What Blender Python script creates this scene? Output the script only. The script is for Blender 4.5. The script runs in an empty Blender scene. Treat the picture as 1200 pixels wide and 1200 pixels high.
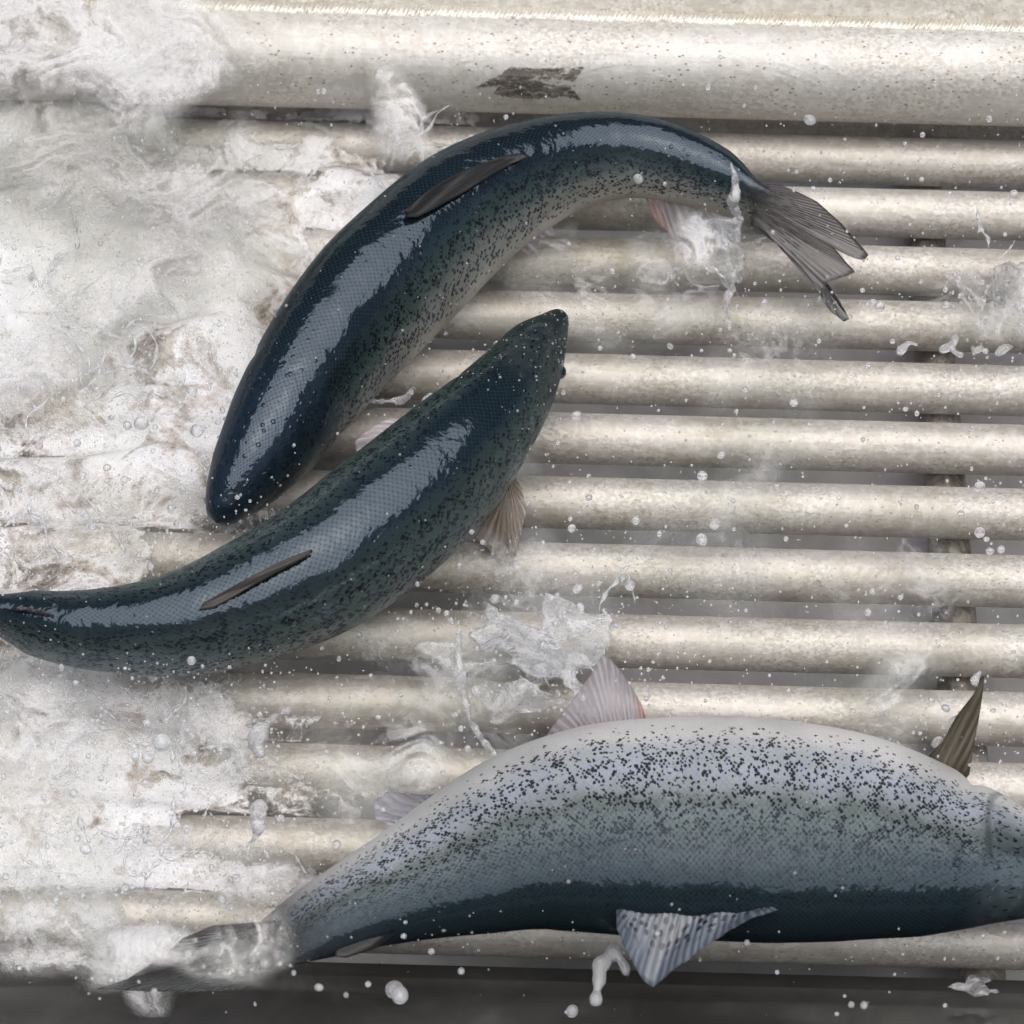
import bpy, bmesh, math, random
import numpy as np
from mathutils import Vector, Matrix
import openvdb

SC = bpy.context.scene
COL = SC.collection
R = math.radians
rng = np.random.default_rng(7)
random.seed(7)

# ------------------------------------------------------------------ camera
PITCH, INCL, ROLL = R(25), R(30), R(1.5)
FPX, DIST = 3475.0, 2.78                      # focal length in px of a 1200 px frame, metres to the grating
ORG = np.array([0.0, 0.0, 0.62])              # middle of the grating
FWD = np.array([0, math.cos(PITCH), -math.sin(PITCH)])
_r = np.array([1.0, 0, 0]); _u = np.array([0, math.sin(PITCH), math.cos(PITCH)])
RGT = math.cos(ROLL) * _r + math.sin(ROLL) * _u
UPV = math.cos(ROLL) * _u - math.sin(ROLL) * _r
CAM = ORG - FWD * DIST
GN = np.array([0, -math.sin(INCL), math.cos(INCL)])     # grating normal
GU = np.array([0, math.cos(INCL), math.sin(INCL)])      # up the slope
GX = np.array([1.0, 0, 0])

cam_d = bpy.data.cameras.new('camera'); cam = bpy.data.objects.new('camera', cam_d); COL.objects.link(cam)
cam_d.sensor_width = 36; cam_d.lens = 36 * FPX / 1200; cam_d.clip_start = .05; cam_d.clip_end = 4000
_m = Matrix((RGT, UPV, -FWD)).transposed().to_4x4(); _m.translation = Vector(CAM); cam.matrix_world = _m
cam_d.dof.use_dof = True; cam_d.dof.focus_distance = 2.66; cam_d.dof.aperture_fstop = 9
SC.camera = cam

# ------------------------------------------------------------------ light
SUN_EL, SUN_AZ = R(56), R(8)                  # behind the camera's shoulder, high
world = bpy.data.worlds.new('World'); SC.world = world; world.use_nodes = True
wn = world.node_tree.nodes; bg = wn['Background']
sky = wn.new('ShaderNodeTexSky'); sky.sky_type = 'NISHITA'; sky.sun_disc = False
sky.sun_elevation = SUN_EL; sky.sun_rotation = R(180) - SUN_AZ; sky.air_density = 1.0; sky.dust_density = 4.0; sky.ozone_density = .8
world.node_tree.links.new(sky.outputs[0], bg.inputs[0]); bg.inputs[1].default_value = .05
sun_d = bpy.data.lights.new('sun', 'SUN'); sun = bpy.data.objects.new('sun', sun_d); COL.objects.link(sun)
sun_d.energy = 2.4; sun_d.angle = R(82); sun_d.color = (1, .985, .96)
_sd = Vector((math.sin(SUN_AZ) * math.cos(SUN_EL), -math.cos(SUN_AZ) * math.cos(SUN_EL), math.sin(SUN_EL)))
sun.rotation_euler = _sd.to_track_quat('Z', 'Y').to_euler(); sun.location = (0, -2, 6)
SC.view_settings.view_transform = 'Standard'; SC.view_settings.look = 'None'
SC.view_settings.exposure = .28; SC.view_settings.gamma = 1; SC.view_settings.use_curve_mapping = False
SC.cycles.use_denoising = True; SC.cycles.use_adaptive_sampling = True; SC.cycles.adaptive_threshold = .05; SC.cycles.transparent_max_bounces = 24; SC.cycles.max_bounces = 10
SC.cycles.transmission_bounces = 8; SC.cycles.diffuse_bounces = 3; SC.cycles.glossy_bounces = 3; SC.cycles.sample_clamp_indirect = 6

# ------------------------------------------------------------------ helpers
def ray(px, py):
    d = FWD + ((px - 600) / FPX) * RGT + ((600 - py) / FPX) * UPV
    return d
def at(px, py, h=0.0):                        # the spot h metres above the tubes' centre plane seen at a picture point
    d = ray(px, py); t = (h + (ORG - CAM) @ GN) / (d @ GN)
    return CAM + d * t
def at_depth(px, py, z): return CAM + ray(px, py) * z
def depth(p): return (np.asarray(p) - CAM) @ FWD
def pix(p):
    q = np.asarray(p) - CAM; z = q @ FWD
    return 600 + FPX * (q @ RGT) / z, 600 - FPX * (q @ UPV) / z
def plane_xu(px, py, h=0.0):
    q = at(px, py, h) - ORG; return q[0], q @ GU
def glob(x, u, h): return ORG + x * GX + u * GU + h * GN
GMAT = Matrix((GX, GU, GN)).transposed().to_4x4(); GMAT.translation = Vector(ORG)

def mesh(name, v, f, smooth=True):
    me = bpy.data.meshes.new(name); me.from_pydata([tuple(map(float, p)) for p in v], [], [tuple(map(int, q)) for q in f])
    if smooth: me.polygons.foreach_set('use_smooth', [True] * len(me.polygons))
    me.update(); return me
def link(name, me, mat, parent=None, mw=None):
    o = bpy.data.objects.new(name, me); COL.objects.link(o)
    if mat and not me.materials: me.materials.append(mat)
    if parent: o.parent = parent
    if mw is not None: o.matrix_world = mw
    return o
def thing(name, label, cat, loc=(0, 0, 0), group=None):
    o = bpy.data.objects.new(name, None); COL.objects.link(o); o.location = loc; o.empty_display_size = .05
    return tag(o, label, cat, group)
def tag(o, label=None, cat=None, group=None, kind=None):
    for k, v in (('label', label), ('category', cat), ('group', group), ('kind', kind)):
        if v: o[k] = v
    return o
def interp(xs, pts, t):
    """smooth (Catmull-Rom like, monotone-free) interpolation of rows of pts at xs."""
    pts = np.asarray(pts, float); xs = np.asarray(xs, float)
    if pts.ndim == 1: pts = pts[:, None]
    m = np.gradient(pts, xs, axis=0)
    i = np.clip(np.searchsorted(xs, t, side='right') - 1, 0, len(xs) - 2)
    h = (xs[i + 1] - xs[i])[:, None]; s = ((t - xs[i])[:, None]) / h
    h00 = 2*s**3 - 3*s**2 + 1; h10 = s**3 - 2*s**2 + s; h01 = -2*s**3 + 3*s**2; h11 = s**3 - s**2
    return h00*pts[i] + h10*h*m[i] + h01*pts[i+1] + h11*h*m[i+1]
def polyline(pts, n):
    pts = np.asarray(pts, float); d = np.r_[0, np.cumsum(np.linalg.norm(np.diff(pts, axis=0), axis=1))]
    t = np.linspace(0, d[-1], n)
    return np.stack([np.interp(t, d, pts[:, k]) for k in range(pts.shape[1])], 1)
def curve(pts, n):
    pts = np.asarray(pts, float); d = np.r_[0, np.cumsum(np.linalg.norm(np.diff(pts, axis=0), axis=1))]
    return interp(d, pts, np.linspace(0, d[-1], n))

def _wmat(n, freq, L, off):                   # cubic interpolation matrix from a lattice to n samples of length L
    m = int(math.ceil(freq * L)) + 4; W = np.zeros((n, m), np.float32)
    x = np.linspace(0, L, n) * freq + off; i = np.floor(x).astype(int); t = x - i
    for k, w in enumerate(((1-t)**3/6, (3*t**3-6*t**2+4)/6, (-3*t**3+3*t**2+3*t+1)/6, t**3/6)): W[np.arange(n), i + k] += w
    return W
def gnoise(shape, lens, freqs):
    """smooth random field on a regular grid (unit variance, roughly)."""
    Ws = [_wmat(n, f, L, rng.random()) for n, L, f in zip(shape, lens, freqs)]
    a = rng.standard_normal([w.shape[1] for w in Ws]).astype(np.float32)
    for k, w in enumerate(Ws): a = np.moveaxis(np.tensordot(w, a, axes=(1, k)), 0, k)
    return a / .5 ** (0 if len(shape) == 1 else 1)
def fbm(shape, lens, f0, octaves, gain=.5, stretch=None):
    stretch = stretch or [1] * len(shape); out = 0
    for o in range(octaves): out = out + gain ** o * gnoise(shape, lens, [f0 * s * 2 ** o for s in stretch])
    return out

# ------------------------------------------------------------------ node helpers
class NT:
    def __init__(s, name):
        s.mat = bpy.data.materials.new(name); s.mat.use_nodes = True; s.t = s.mat.node_tree; s.n = s.t.nodes; s.bsdf = s.n['Principled BSDF']; s.out = s.n['Material Output']
    def new(s, ty, **kw):
        n = s.n.new(ty)
        for k, v in kw.items(): setattr(n, k, v)
        return n
    def put(s, sock, v):
        if isinstance(v, bpy.types.NodeSocket): s.t.links.new(v, sock)
        elif isinstance(v, (tuple, list)) and sock.type == 'RGBA': sock.default_value = (*v, 1)[:4]
        else: sock.default_value = v
    def set(s, **kw):
        for k, v in kw.items(): s.put(s.bsdf.inputs[k.replace('_', ' ')], v)
    def math(s, op, a, b=0.0, c=None, clamp=False):
        n = s.new('ShaderNodeMath', operation=op, use_clamp=clamp); s.put(n.inputs[0], a); s.put(n.inputs[1], b)
        if c is not None: s.put(n.inputs[2], c)
        return n.outputs[0]
    def vmath(s, op, a, b=(0, 0, 0)):
        n = s.new('ShaderNodeVectorMath', operation=op); s.put(n.inputs[0], a); s.put(n.inputs[1], b); return n.outputs[0]
    def mix(s, f, a, b, blend='MIX'):
        n = s.new('ShaderNodeMix', data_type='RGBA', blend_type=blend); s.put(n.inputs[0], f); s.put(n.inputs[6], a); s.put(n.inputs[7], b); return n.outputs[2]
    def ramp(s, f, stops, interp='LINEAR'):
        n = s.new('ShaderNodeValToRGB'); n.color_ramp.interpolation = interp; e = n.color_ramp.elements
        while len(e) < len(stops): e.new(.5)
        for k, (p, c) in enumerate(stops): e[k].position = p; e[k].color = (*c, 1) if len(c) == 3 else c
        s.put(n.inputs[0], f); return n.outputs[0]
    def step(s, f, lo, hi):                    # smooth 0..1 between lo and hi
        n = s.new('ShaderNodeMapRange', interpolation_type='SMOOTHSTEP'); s.put(n.inputs[0], f); n.inputs[1].default_value = lo; n.inputs[2].default_value = hi; return n.outputs[0]
    def noise(s, vec, scale, detail=4, rough=.5, dist=0.0, lac=2.0):
        n = s.new('ShaderNodeTexNoise'); s.put(n.inputs['Vector'], vec); n.inputs['Scale'].default_value = scale; n.inputs['Detail'].default_value = detail
        n.inputs['Roughness'].default_value = rough; n.inputs['Distortion'].default_value = dist; n.inputs['Lacunarity'].default_value = lac; return n.outputs[0]
    def noisec(s, vec, scale, detail=3):
        n = s.new('ShaderNodeTexNoise'); s.put(n.inputs['Vector'], vec); n.inputs['Scale'].default_value = scale; n.inputs['Detail'].default_value = detail; return n.outputs[1]
    def voro(s, vec, scale, rand=1.0, feature='F1', dim='3D', out='Distance'):
        n = s.new('ShaderNodeTexVoronoi', feature=feature, voronoi_dimensions=dim); s.put(n.inputs['Vector'], vec); n.inputs['Scale'].default_value = scale
        n.inputs['Randomness'].default_value = rand; return n.outputs[out]
    def coord(s, k='Object'): return s.new('ShaderNodeTexCoord').outputs[k]
    def scale(s, vec, v): return s.vmath('MULTIPLY', vec, v)
    def bump(s, h, strength=1.0, dist=.001, normal=None):
        n = s.new('ShaderNodeBump'); s.put(n.inputs['Height'], h); n.inputs['Strength'].default_value = strength; n.inputs['Distance'].default_value = dist
        if normal is not None: s.put(n.inputs['Normal'], normal)
        return n.outputs[0]
    def attr(s, name): return s.new('ShaderNodeAttribute', attribute_name=name).outputs['Fac']

# ------------------------------------------------------------------ metal materials
def metal_mat(name, base, dirt, rough, speck=.5, metallic=.56):
    m = NT(name); oi = m.new('ShaderNodeObjectInfo')
    co = m.vmath('ADD', m.coord(), m.scale(m.new('ShaderNodeCombineXYZ').outputs[0], (1, 1, 1)))
    sh = m.new('ShaderNodeCombineXYZ'); m.put(sh.inputs[0], m.math('MULTIPLY', oi.outputs['Random'], 37.0)); m.put(sh.inputs[1], m.math('MULTIPLY', oi.outputs['Random'], 11.0))
    co = m.vmath('ADD', co, sh.outputs[0])
    big = m.noise(m.scale(co, (3, 9, 9)), 3, 5, .6)
    streak = m.noise(m.scale(co, (6, 120, 120)), 1.6, 5, .65)
    fine = m.noise(m.scale(co, (1, 1, 1)), 420, 3, .6)
    mott = m.noise(co, 95, 5, .65, .6)
    col = m.mix(m.step(big, .35, .72), base, dirt)
    col = m.mix(m.math('MULTIPLY', m.step(streak, .5, .75), .35), col, tuple(c * .55 for c in dirt))
    col = m.mix(m.math('MULTIPLY', m.step(mott, .42, .66), .4), col, (.84, .82, .78))
    wet = m.step(m.noise(m.scale(co, (1, 1.6, 1.6)), 7, 4, .6, 1.0), .45, .56)
    grain = m.noise(m.scale(co, (.8, 1, 1)), 260, 4, .7, .5)
    col = m.mix(m.math('MULTIPLY', wet, m.math('MULTIPLY', m.step(grain, .35, .7), .55)), col, (.78, .76, .73))
    col = m.mix(m.math('MULTIPLY', wet, m.math('MULTIPLY', m.step(grain, .62, .36), .35)), col, (.30, .27, .23))
    sp = m.math('SUBTRACT', 1.0, m.step(m.voro(m.scale(co, (.55, 1, 1)), 210, 1), .1, .24))
    sp = m.math('MULTIPLY', sp, m.step(m.noise(co, 40, 3, .6), .40, .56))
    col = m.mix(m.math('MULTIPLY', sp, speck), col, (.2, .15, .1))
    m.set(Base_Color=col, Metallic=metallic, Roughness=m.math('ADD', m.math('MULTIPLY', mott, .22), m.math('ADD', rough - .11, m.math('MULTIPLY', streak, .1))))
    hgt = m.math('ADD', m.math('ADD', m.math('MULTIPLY', fine, .3), m.math('MULTIPLY', m.math('MULTIPLY', grain, wet), 1.1)), m.math('ADD', m.math('MULTIPLY', streak, .5), m.math('MULTIPLY', mott, 1.0)))
    m.set(Normal=m.bump(hgt, .5, .0009))
    return m.mat
M_TUBE = metal_mat('aluminium_tube', (.575, .548, .505), (.46, .42, .37), .50, .55)
M_RAIL = metal_mat('aluminium_rail', (.60, .59, .57), (.53, .50, .455), .50, 1.0, .5)
M_WELD = metal_mat('weld_metal', (.80, .77, .70), (.62, .54, .42), .34, .5)
M_DULL = metal_mat('dull_plate', (.52, .50, .45), (.40, .36, .30), .55, .5, .6)
M_SUPP = metal_mat('support_steel', (.30, .27, .23), (.18, .15, .12), .5, .6, .6)
def wet_mat(name, c1, c2, rough, bump=.3, metallic=0.0, flow=(1, 1, 1)):
    m = NT(name); co = m.scale(m.coord(), flow); n = m.noise(co, 14, 6, .6, .8); s = m.noise(m.scale(co, (30, 3, 3)), 1.5, 4, .6)
    m.set(Base_Color=m.mix(m.step(n, .35, .7), c1, c2), Roughness=m.math('ADD', rough, m.math('MULTIPLY', s, .12)), Metallic=metallic, IOR=1.4,
          Normal=m.bump(m.math('ADD', m.noise(co, 38, 4, .55), m.math('MULTIPLY', s, .6)), bump, .002))
    return m.mat
M_PAN = wet_mat('wet_pan', (.50, .50, .51), (.40, .40, .41), .3, .5, .15)
M_FLOOR = wet_mat('wet_dark_plate', (.058, .056, .054), (.040, .039, .038), .04, .05, .0)
M_GROUND = wet_mat('dark_deck', (.07, .066, .06), (.045, .043, .04), .45, .3)

# ------------------------------------------------------------------ setting
def sheet(name, x0, x1, y0, y1, z, mat):
    return link(name, mesh(name, [(x0, y0, z), (x1, y0, z), (x1, y1, z), (x0, y1, z)], [(0, 1, 2, 3)], False), mat)
tag(sheet('ground', -1500, 1500, -1500, 1500, 0, M_GROUND), kind='structure')

TUBE_R = .0245
TUBE_Y = [155, 188, 249.5, 315.5, 380.5, 452, 522.5, 598, 676, 758.5, 838, 921, 1008, 1098]     # seen at px x = 1000
TUBE_U = [plane_xu(1000, y)[1] for y in TUBE_Y]
TUBE_U[0] = TUBE_U[1] + .062
def cyl(n, r, L, seg_x=1):
    v, f = [], []
    for i in range(seg_x + 1):
        for k in range(n):
            a = 2 * math.pi * k / n; v.append((-L / 2 + L * i / seg_x, r * math.cos(a), r * math.sin(a)))
    for i in range(seg_x):
        for k in range(n): f.append((i*n + k, i*n + (k+1) % n, (i+1)*n + (k+1) % n, (i+1)*n + k))
    me = mesh('tube', v, f)
    return me
grating = thing('tube_grating', 'sloping grating of pale aluminium tubes under the fish and running water', 'grating', tuple(ORG))
tube_me = cyl(72, TUBE_R, 2.2)
GROT = GMAT.copy(); GROT.translation = (0, 0, 0)
def place(o, x, u, h, extra=None):
    m = GMAT.copy(); m.translation = Vector(glob(x, u, h))
    o.matrix_world = m @ extra if extra is not None else m
bpy.context.view_layer.update()
for i, u in enumerate(TUBE_U):
    o = link('tube', tube_me, M_TUBE, grating)
    place(o, random.uniform(-.04, .04), u, 0, Matrix.Rotation(random.uniform(0, 6), 4, 'X') @ Matrix.Rotation(R(random.uniform(-.12, .12)), 4, 'Z'))
supp_me = cyl(40, .0205, 1.3)
for px in (1122, 92):
    o = link('support_pipe', supp_me, M_SUPP, grating)
    x, u = plane_xu(px, 640); place(o, x, 0, -TUBE_R - .0195, Matrix.Rotation(R(90), 4, 'Z'))
# top rail: fat pipe with a weld bead and the plate above it
RAIL_R = .0515
RAIL_H = TUBE_R + RAIL_R + .004
rx, ru = plane_xu(1000, 83, RAIL_H)
rail = link('top_rail', cyl(96, RAIL_R, 2.3), M_RAIL, grating); place(rail, 0, ru, RAIL_H)
RAIL_C = glob(0, ru, RAIL_H)
toc = CAM - RAIL_C; toc[0] = 0; toc /= np.linalg.norm(toc)
upr = np.array([0, toc[1] * 0 + -toc[2] * -1, 0]);
perp = np.array([0, -toc[2], toc[1]]); perp = perp if perp[2] > 0 else -perp      # up across the rail as the lens sees it
def rail_pt(x, ang, r=RAIL_R): return RAIL_C + x * GX + r * (math.cos(ang) * toc + math.sin(ang) * perp)
# bead of overlapping weld ripples
ang_w = R(69)
bv, bf = [], []
NX = 2400; NR = 15
rip = []; 
while len(rip) < NX:
    L_ = random.choice((7, 8, 9, 9, 10, 11)); a_ = random.uniform(.7, 1.25); sk = random.uniform(-.0016, .0016)
    rip += [(k / L_, a_, sk) for k in range(L_)]
for i in range(NX):
    x = -.62 + 1.24 * i / (NX - 1); ph, a_, sk = rip[i]
    wob = .0009 * math.sin(x * 61) + .0006 * math.sin(x * 143 + 1) + sk * .4
    for k in range(NR):
        t = -1 + 2 * k / (NR - 1)
        hh = (.0050 + .0016 * a_ * math.sin(math.pi * min(1, ph * 1.15 + .05)) ** .6) * (1 - t * t) ** .5 * (1.2 if abs(x - .14) < .008 else 1)
        xs = x + .0048 * (1 - t * t) + sk * t
        an = ang_w + (t * .0115 + wob) / RAIL_R
        bv.append(RAIL_C + xs * GX + (RAIL_R + hh - .001) * (math.cos(an) * toc + math.sin(an) * perp) - ORG)
for i in range(NX - 1):
    for k in range(NR - 1): bf.append((i*NR+k, i*NR+k+1, (i+1)*NR+k+1, (i+1)*NR+k))
bead = link('weld_bead', mesh('weld_bead', bv, bf), M_WELD); bead.parent = rail; bead.matrix_world = Matrix.Translation(Vector(ORG))
# plate welded on top of the rail, leaning back
def box_pts(c, ex, ey, ez):
    v = [c + sx*ex + sy*ey + sz*ez for sx in (-1, 1) for sy in (-1, 1) for sz in (-1, 1)]
    return v, [(0,1,3,2), (4,6,7,5), (0,4,5,1), (2,3,7,6), (0,2,6,4), (1,5,7,3)]
pu = perp * .12; pc = rail_pt(0, R(80), RAIL_R) + pu * .98 + toc * -.006
v, f = box_pts(pc - ORG, GX * 1.15, pu, toc * .004)
top_plate = link('top_plate', mesh('top_plate', v, f, False), M_DULL, grating); top_plate.matrix_world = Matrix.Translation(Vector(ORG))
# dark scuffed remains on the rail
M_SCUFF = NT('scuff'); _c = M_SCUFF.coord()
M_SCUFF.set(Base_Color=M_SCUFF.mix(M_SCUFF.step(M_SCUFF.noise(M_SCUFF.scale(_c, (1, 3, 3)), 60, 5, .7), .4, .65), (.07, .06, .052), (.20, .175, .15)), Roughness=.6, Alpha=M_SCUFF.step(M_SCUFF.noise(M_SCUFF.scale(_c, (1, 2.2, 2.2)), 130, 5, .7), .36, .56))
def rail_ang(px, py):
    lo, hi = R(-80), R(85)
    for _ in range(40):
        mid = (lo + hi) / 2
        x = (at_depth(px, py, depth(RAIL_C)) - RAIL_C)[0]
        if pix(rail_pt(x, mid))[1] > py: lo = mid
        else: hi = mid
    return lo
def rail_patch(name, top, bot, mat, n=48, m=10, rag=1.5, off=.0007):
    t = polyline(top, n); b = polyline(bot, n); v, f = [], []
    for lay in (off, -.0006):
        for i in range(n):
            for k in range(m):
                q = t[i] + (b[i] - t[i]) * k / (m - 1)
                if k in (0, m - 1): q = q + np.array([0, rag * random.uniform(-1, 1)])
                x = (at_depth(q[0], q[1], depth(RAIL_C)) - RAIL_C)[0]
                v.append(rail_pt(x, rail_ang(*q), RAIL_R + lay) - ORG)
    N = n * m
    for i in range(n - 1):
        for k in range(m - 1): f.append((i*m+k, i*m+k+1, (i+1)*m+k+1, (i+1)*m+k))
    for i in range(n - 1):
        for k in (0, m - 1): f.append((i*m+k, (i+1)*m+k, N+(i+1)*m+k, N+i*m+k))
    o = link(name, mesh(name, v, f), mat); o.parent = rail; o.matrix_world = Matrix.Translation(Vector(ORG)); return o
rail_patch('scuff_mark', [(560, 101), (582, 90), (600, 78), (640, 81), (683, 79)], [(563, 102), (590, 100), (610, 95), (650, 92), (672, 95)], M_SCUFF.mat)
rail_patch('scuff_mark', [(578, 108), (590, 96), (625, 92), (640, 98), (668, 101)], [(581, 111), (600, 114), (630, 116), (655, 112), (680, 116)], M_SCUFF.mat)

# pan below the grating (parallel to it) and the wet floor plate at its foot
x0, u0 = plane_xu(600, 1149, 0)
FLOOR_Z = glob(0, u0, 0)[2]
v, f = box_pts(np.zeros(3), np.array([1.3, 0, 0]), np.array([0, .85, 0]), np.array([0, 0, .003]))
pan = link('collecting_pan', mesh('collecting_pan', v, f, False), M_PAN); m = GMAT.copy(); m.translation = Vector(glob(0, .30, -.095)); pan.matrix_world = m
tag(pan, 'wet grey sheet metal pan seen through the gaps below the tubes', 'pan')
YF = glob(0, u0, 0)[1]
v, f = box_pts(np.array([0, YF - .55 + .02, FLOOR_Z - .01]), GX * 1.3, np.array([0, .55, 0]), np.array([0, 0, .01]))
floor = link('floor_plate', mesh('floor_plate', v, f, False), M_FLOOR); tag(floor, kind='structure')

v, f = box_pts(np.array([0, glob(0, plane_xu(600, 1158)[1], 0)[1] - .5, FLOOR_Z + .002]), GX * 1.3, np.array([0, .5, 0]), np.array([0, 0, .0025]))
plate = link('floor_plate', mesh('floor_plate', v, f, False), M_FLOOR); tag(plate, kind='structure')

# ------------------------------------------------------------------ salmon
def skin_mat(name, back, mid, green, silver, belly, c=(.30, .42, .50, .58, .80), spot=1.0, head=.10, gloss=.058, headcol=(.012, .018, .022), tailcol=(.085, .077, .076), tail0=.93, tail1=.99, fade=.945, ss=1.0):
    m = NT(name); uv = m.coord('UV'); dv = m.attr('dv'); al = m.attr('al'); ob = m.coord()
    wig = m.math('MULTIPLY', m.math('SUBTRACT', m.noise(ob, 26, 4, .6), .5), .10)
    d = m.math('SUBTRACT', m.math('ADD', dv, wig), m.math('MULTIPLY', m.math('SUBTRACT', 1.0, m.step(al, .12, .45)), head))
    col = m.ramp(d, [(0, back), (c[0], back), (c[1], mid), (c[2], green), (c[3], silver), (c[4], belly)])
    tone = m.noise(ob, 11, 4, .6)
    col = m.mix(m.math('MULTIPLY', m.step(tone, .35, .7), .45), col, m.mix(.5, col, (.012, .028, .036)), 'MIX')
    # diamond lattice of scales
    sep = m.new('ShaderNodeSeparateXYZ'); m.put(sep.inputs[0], uv)
    wv = m.noisec(m.scale(uv, (1, 1, 0)), 60, 2)
    rot = m.new('ShaderNodeCombineXYZ')
    m.put(rot.inputs[0], m.math('ADD', sep.outputs[0], m.math('MULTIPLY', sep.outputs[1], .8)))
    m.put(rot.inputs[1], m.math('SUBTRACT', sep.outputs[0], m.math('MULTIPLY', sep.outputs[1], .8)))
    lat = m.vmath('ADD', rot.outputs[0], m.scale(wv, (.0016, .0016, 0)))
    sd = m.voro(lat, 190, .12, 'F1', '2D')              # 0 in the middle of a scale
    edge = m.step(sd, .38, .62)
    body = m.step(al, .155, .20)                        # no scales on the head
    dark = m.math('MULTIPLY', m.math('SUBTRACT', 1.0, m.step(d, c[1], c[3])), body)
    col = m.mix(m.math('MULTIPLY', m.math('MULTIPLY', edge, dark), .9), col, m.mix(.75, col, (.018, .033, .037)))
    col = m.mix(m.math('MULTIPLY', m.math('MULTIPLY', m.step(sd, .5, .7), m.math('MULTIPLY', body, m.step(d, c[2], c[3]))), .42), col, (.22, .22, .25))
    shim = m.voro(lat, 190, .12, 'F1', '2D', 'Color')
    ssep = m.new('ShaderNodeSeparateColor'); m.put(ssep.inputs[0], shim)
    irid = m.mix(ssep.outputs[0], (.62, .66, .80), (.66, .74, .66))
    col = m.mix(m.math('MULTIPLY', m.math('MULTIPLY', m.step(d, c[2], c[3]), m.math('SUBTRACT', 1.0, m.step(d, c[3] + .05, c[4]))), .6), col, m.mix(1.0, col, irid, 'MULTIPLY'))
    # black spots: cells seen through a ragged edge, thinning towards the belly
    wv2 = m.noisec(uv, 240, 2); suv = m.vmath('ADD', m.scale(uv, (1, 1.1, 1)), m.scale(wv2, (.0075, .0075, 0)))
    def spots(scale, lo, hi, win):
        v1 = m.new('ShaderNodeTexVoronoi', feature='F1', voronoi_dimensions='2D'); m.put(v1.inputs['Vector'], suv); v1.inputs['Scale'].default_value = scale
        sc = m.new('ShaderNodeSeparateColor'); m.put(sc.inputs[0], v1.outputs['Color'])
        rad = m.math('MULTIPLY', m.math('ADD', .55, m.math('MULTIPLY', sc.outputs[1], .6)), hi)
        keep = m.math('LESS_THAN', sc.outputs[0], win)
        return m.math('MULTIPLY', m.math('SUBTRACT', 1.0, m.step(m.math('DIVIDE', v1.outputs['Distance'], rad), .75, 1.05)), keep)
    w1 = m.math('MULTIPLY', m.step(d, c[0] - .12, c[1]), m.math('SUBTRACT', 1.0, m.step(d, c[3] + .02, c[3] + .22)))
    s1 = spots(125 * ss, .2, .27, m.math('MULTIPLY', w1, .40 * spot))
    lat2 = m.vmath('ADD', lat, m.scale(wv2, (.0020, .0020, 0)))
    v2 = m.new('ShaderNodeTexVoronoi', feature='F1', voronoi_dimensions='2D'); m.put(v2.inputs['Vector'], lat2); v2.inputs['Scale'].default_value = 190 * ss; v2.inputs['Randomness'].default_value = .45
    c2 = m.new('ShaderNodeSeparateColor'); m.put(c2.inputs[0], v2.outputs['Color'])
    clus = m.math('ADD', .25, m.math('MULTIPLY', m.step(m.noise(uv, 75, 3, .6), .42, .62), .95))
    pr = m.math('MULTIPLY', m.math('MULTIPLY', w1, clus), .42 * spot)
    s2 = m.math('MULTIPLY', m.math('LESS_THAN', c2.outputs[0], pr), m.math('SUBTRACT', 1.0, m.step(m.math('DIVIDE', v2.outputs['Distance'], m.math('ADD', .28, m.math('MULTIPLY', c2.outputs[1], .34))), .8, 1.1)))
    s2 = m.math('MULTIPLY', s2, body)
    s3 = m.math('MULTIPLY', spots(78, .1, .22, .6), m.math('SUBTRACT', 1.0, body))
    gill = m.math('MULTIPLY', m.math('SUBTRACT', 1.0, m.step(m.math('ABSOLUTE', m.math('SUBTRACT', al, m.math('ADD', .130, m.math('MULTIPLY', m.math('SINE', m.math('MULTIPLY', dv, math.pi)), .05)))), .001, .006)), m.step(dv, .18, .34))
    sp = m.math('MAXIMUM', m.math('MAXIMUM', s1, s2), m.math('MAXIMUM', s3, m.math('MULTIPLY', gill, .5)))
    hc = m.mix(m.step(m.noise(ob, 60, 4, .6), .35, .65), headcol, tuple(1.9 * x for x in headcol))
    col = m.mix(m.math('MULTIPLY', m.math('SUBTRACT', 1.0, body), m.math('SUBTRACT', .75, m.math('MULTIPLY', m.step(d, .38, .6), .6))), col, hc)
    col = m.mix(m.math('MULTIPLY', sp, .93), col, (.006, .007, .010))
    col = m.mix(m.math('MULTIPLY', m.step(al, tail0, tail1), .7), col, tailcol)
    met = m.math('MULTIPLY', m.step(d, c[1], c[3]), .35)
    hgt = m.math('ADD', m.math('MULTIPLY', m.math('MULTIPLY', m.math('SUBTRACT', 1.0, sd), body), .8), m.math('MULTIPLY', m.noise(uv, 300, 3, .6), .3))
    nb = m.bump(hgt, .5, .0009)
    film = m.math('ADD', m.math('MULTIPLY', m.noise(ob, 20, 3, .5, .6), 1.5), m.math('MULTIPLY', m.noise(ob, 85, 3, .55, .8), .26))
    drops = m.math('SUBTRACT', 1.0, m.step(m.voro(ob, 120, 1), .12, .3))
    drops = m.math('MULTIPLY', drops, m.math('MAXIMUM', m.step(m.noise(ob, 14, 2), .52, .62), m.math('MULTIPLY', m.math('SUBTRACT', 1.0, body), 1.6)))
    nc = m.bump(m.math('ADD', m.math('ADD', film, m.math('MULTIPLY', drops, .22)), m.math('MULTIPLY', m.math('SUBTRACT', 1.0, sd), .004)), .5, .0042)
    m.set(Base_Color=col, Roughness=.45, Metallic=met, Specular_IOR_Level=.02, Normal=nb)
    lw = m.new('ShaderNodeLayerWeight'); lw.inputs[0].default_value = .5; m.put(lw.inputs[1], nc)
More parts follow.
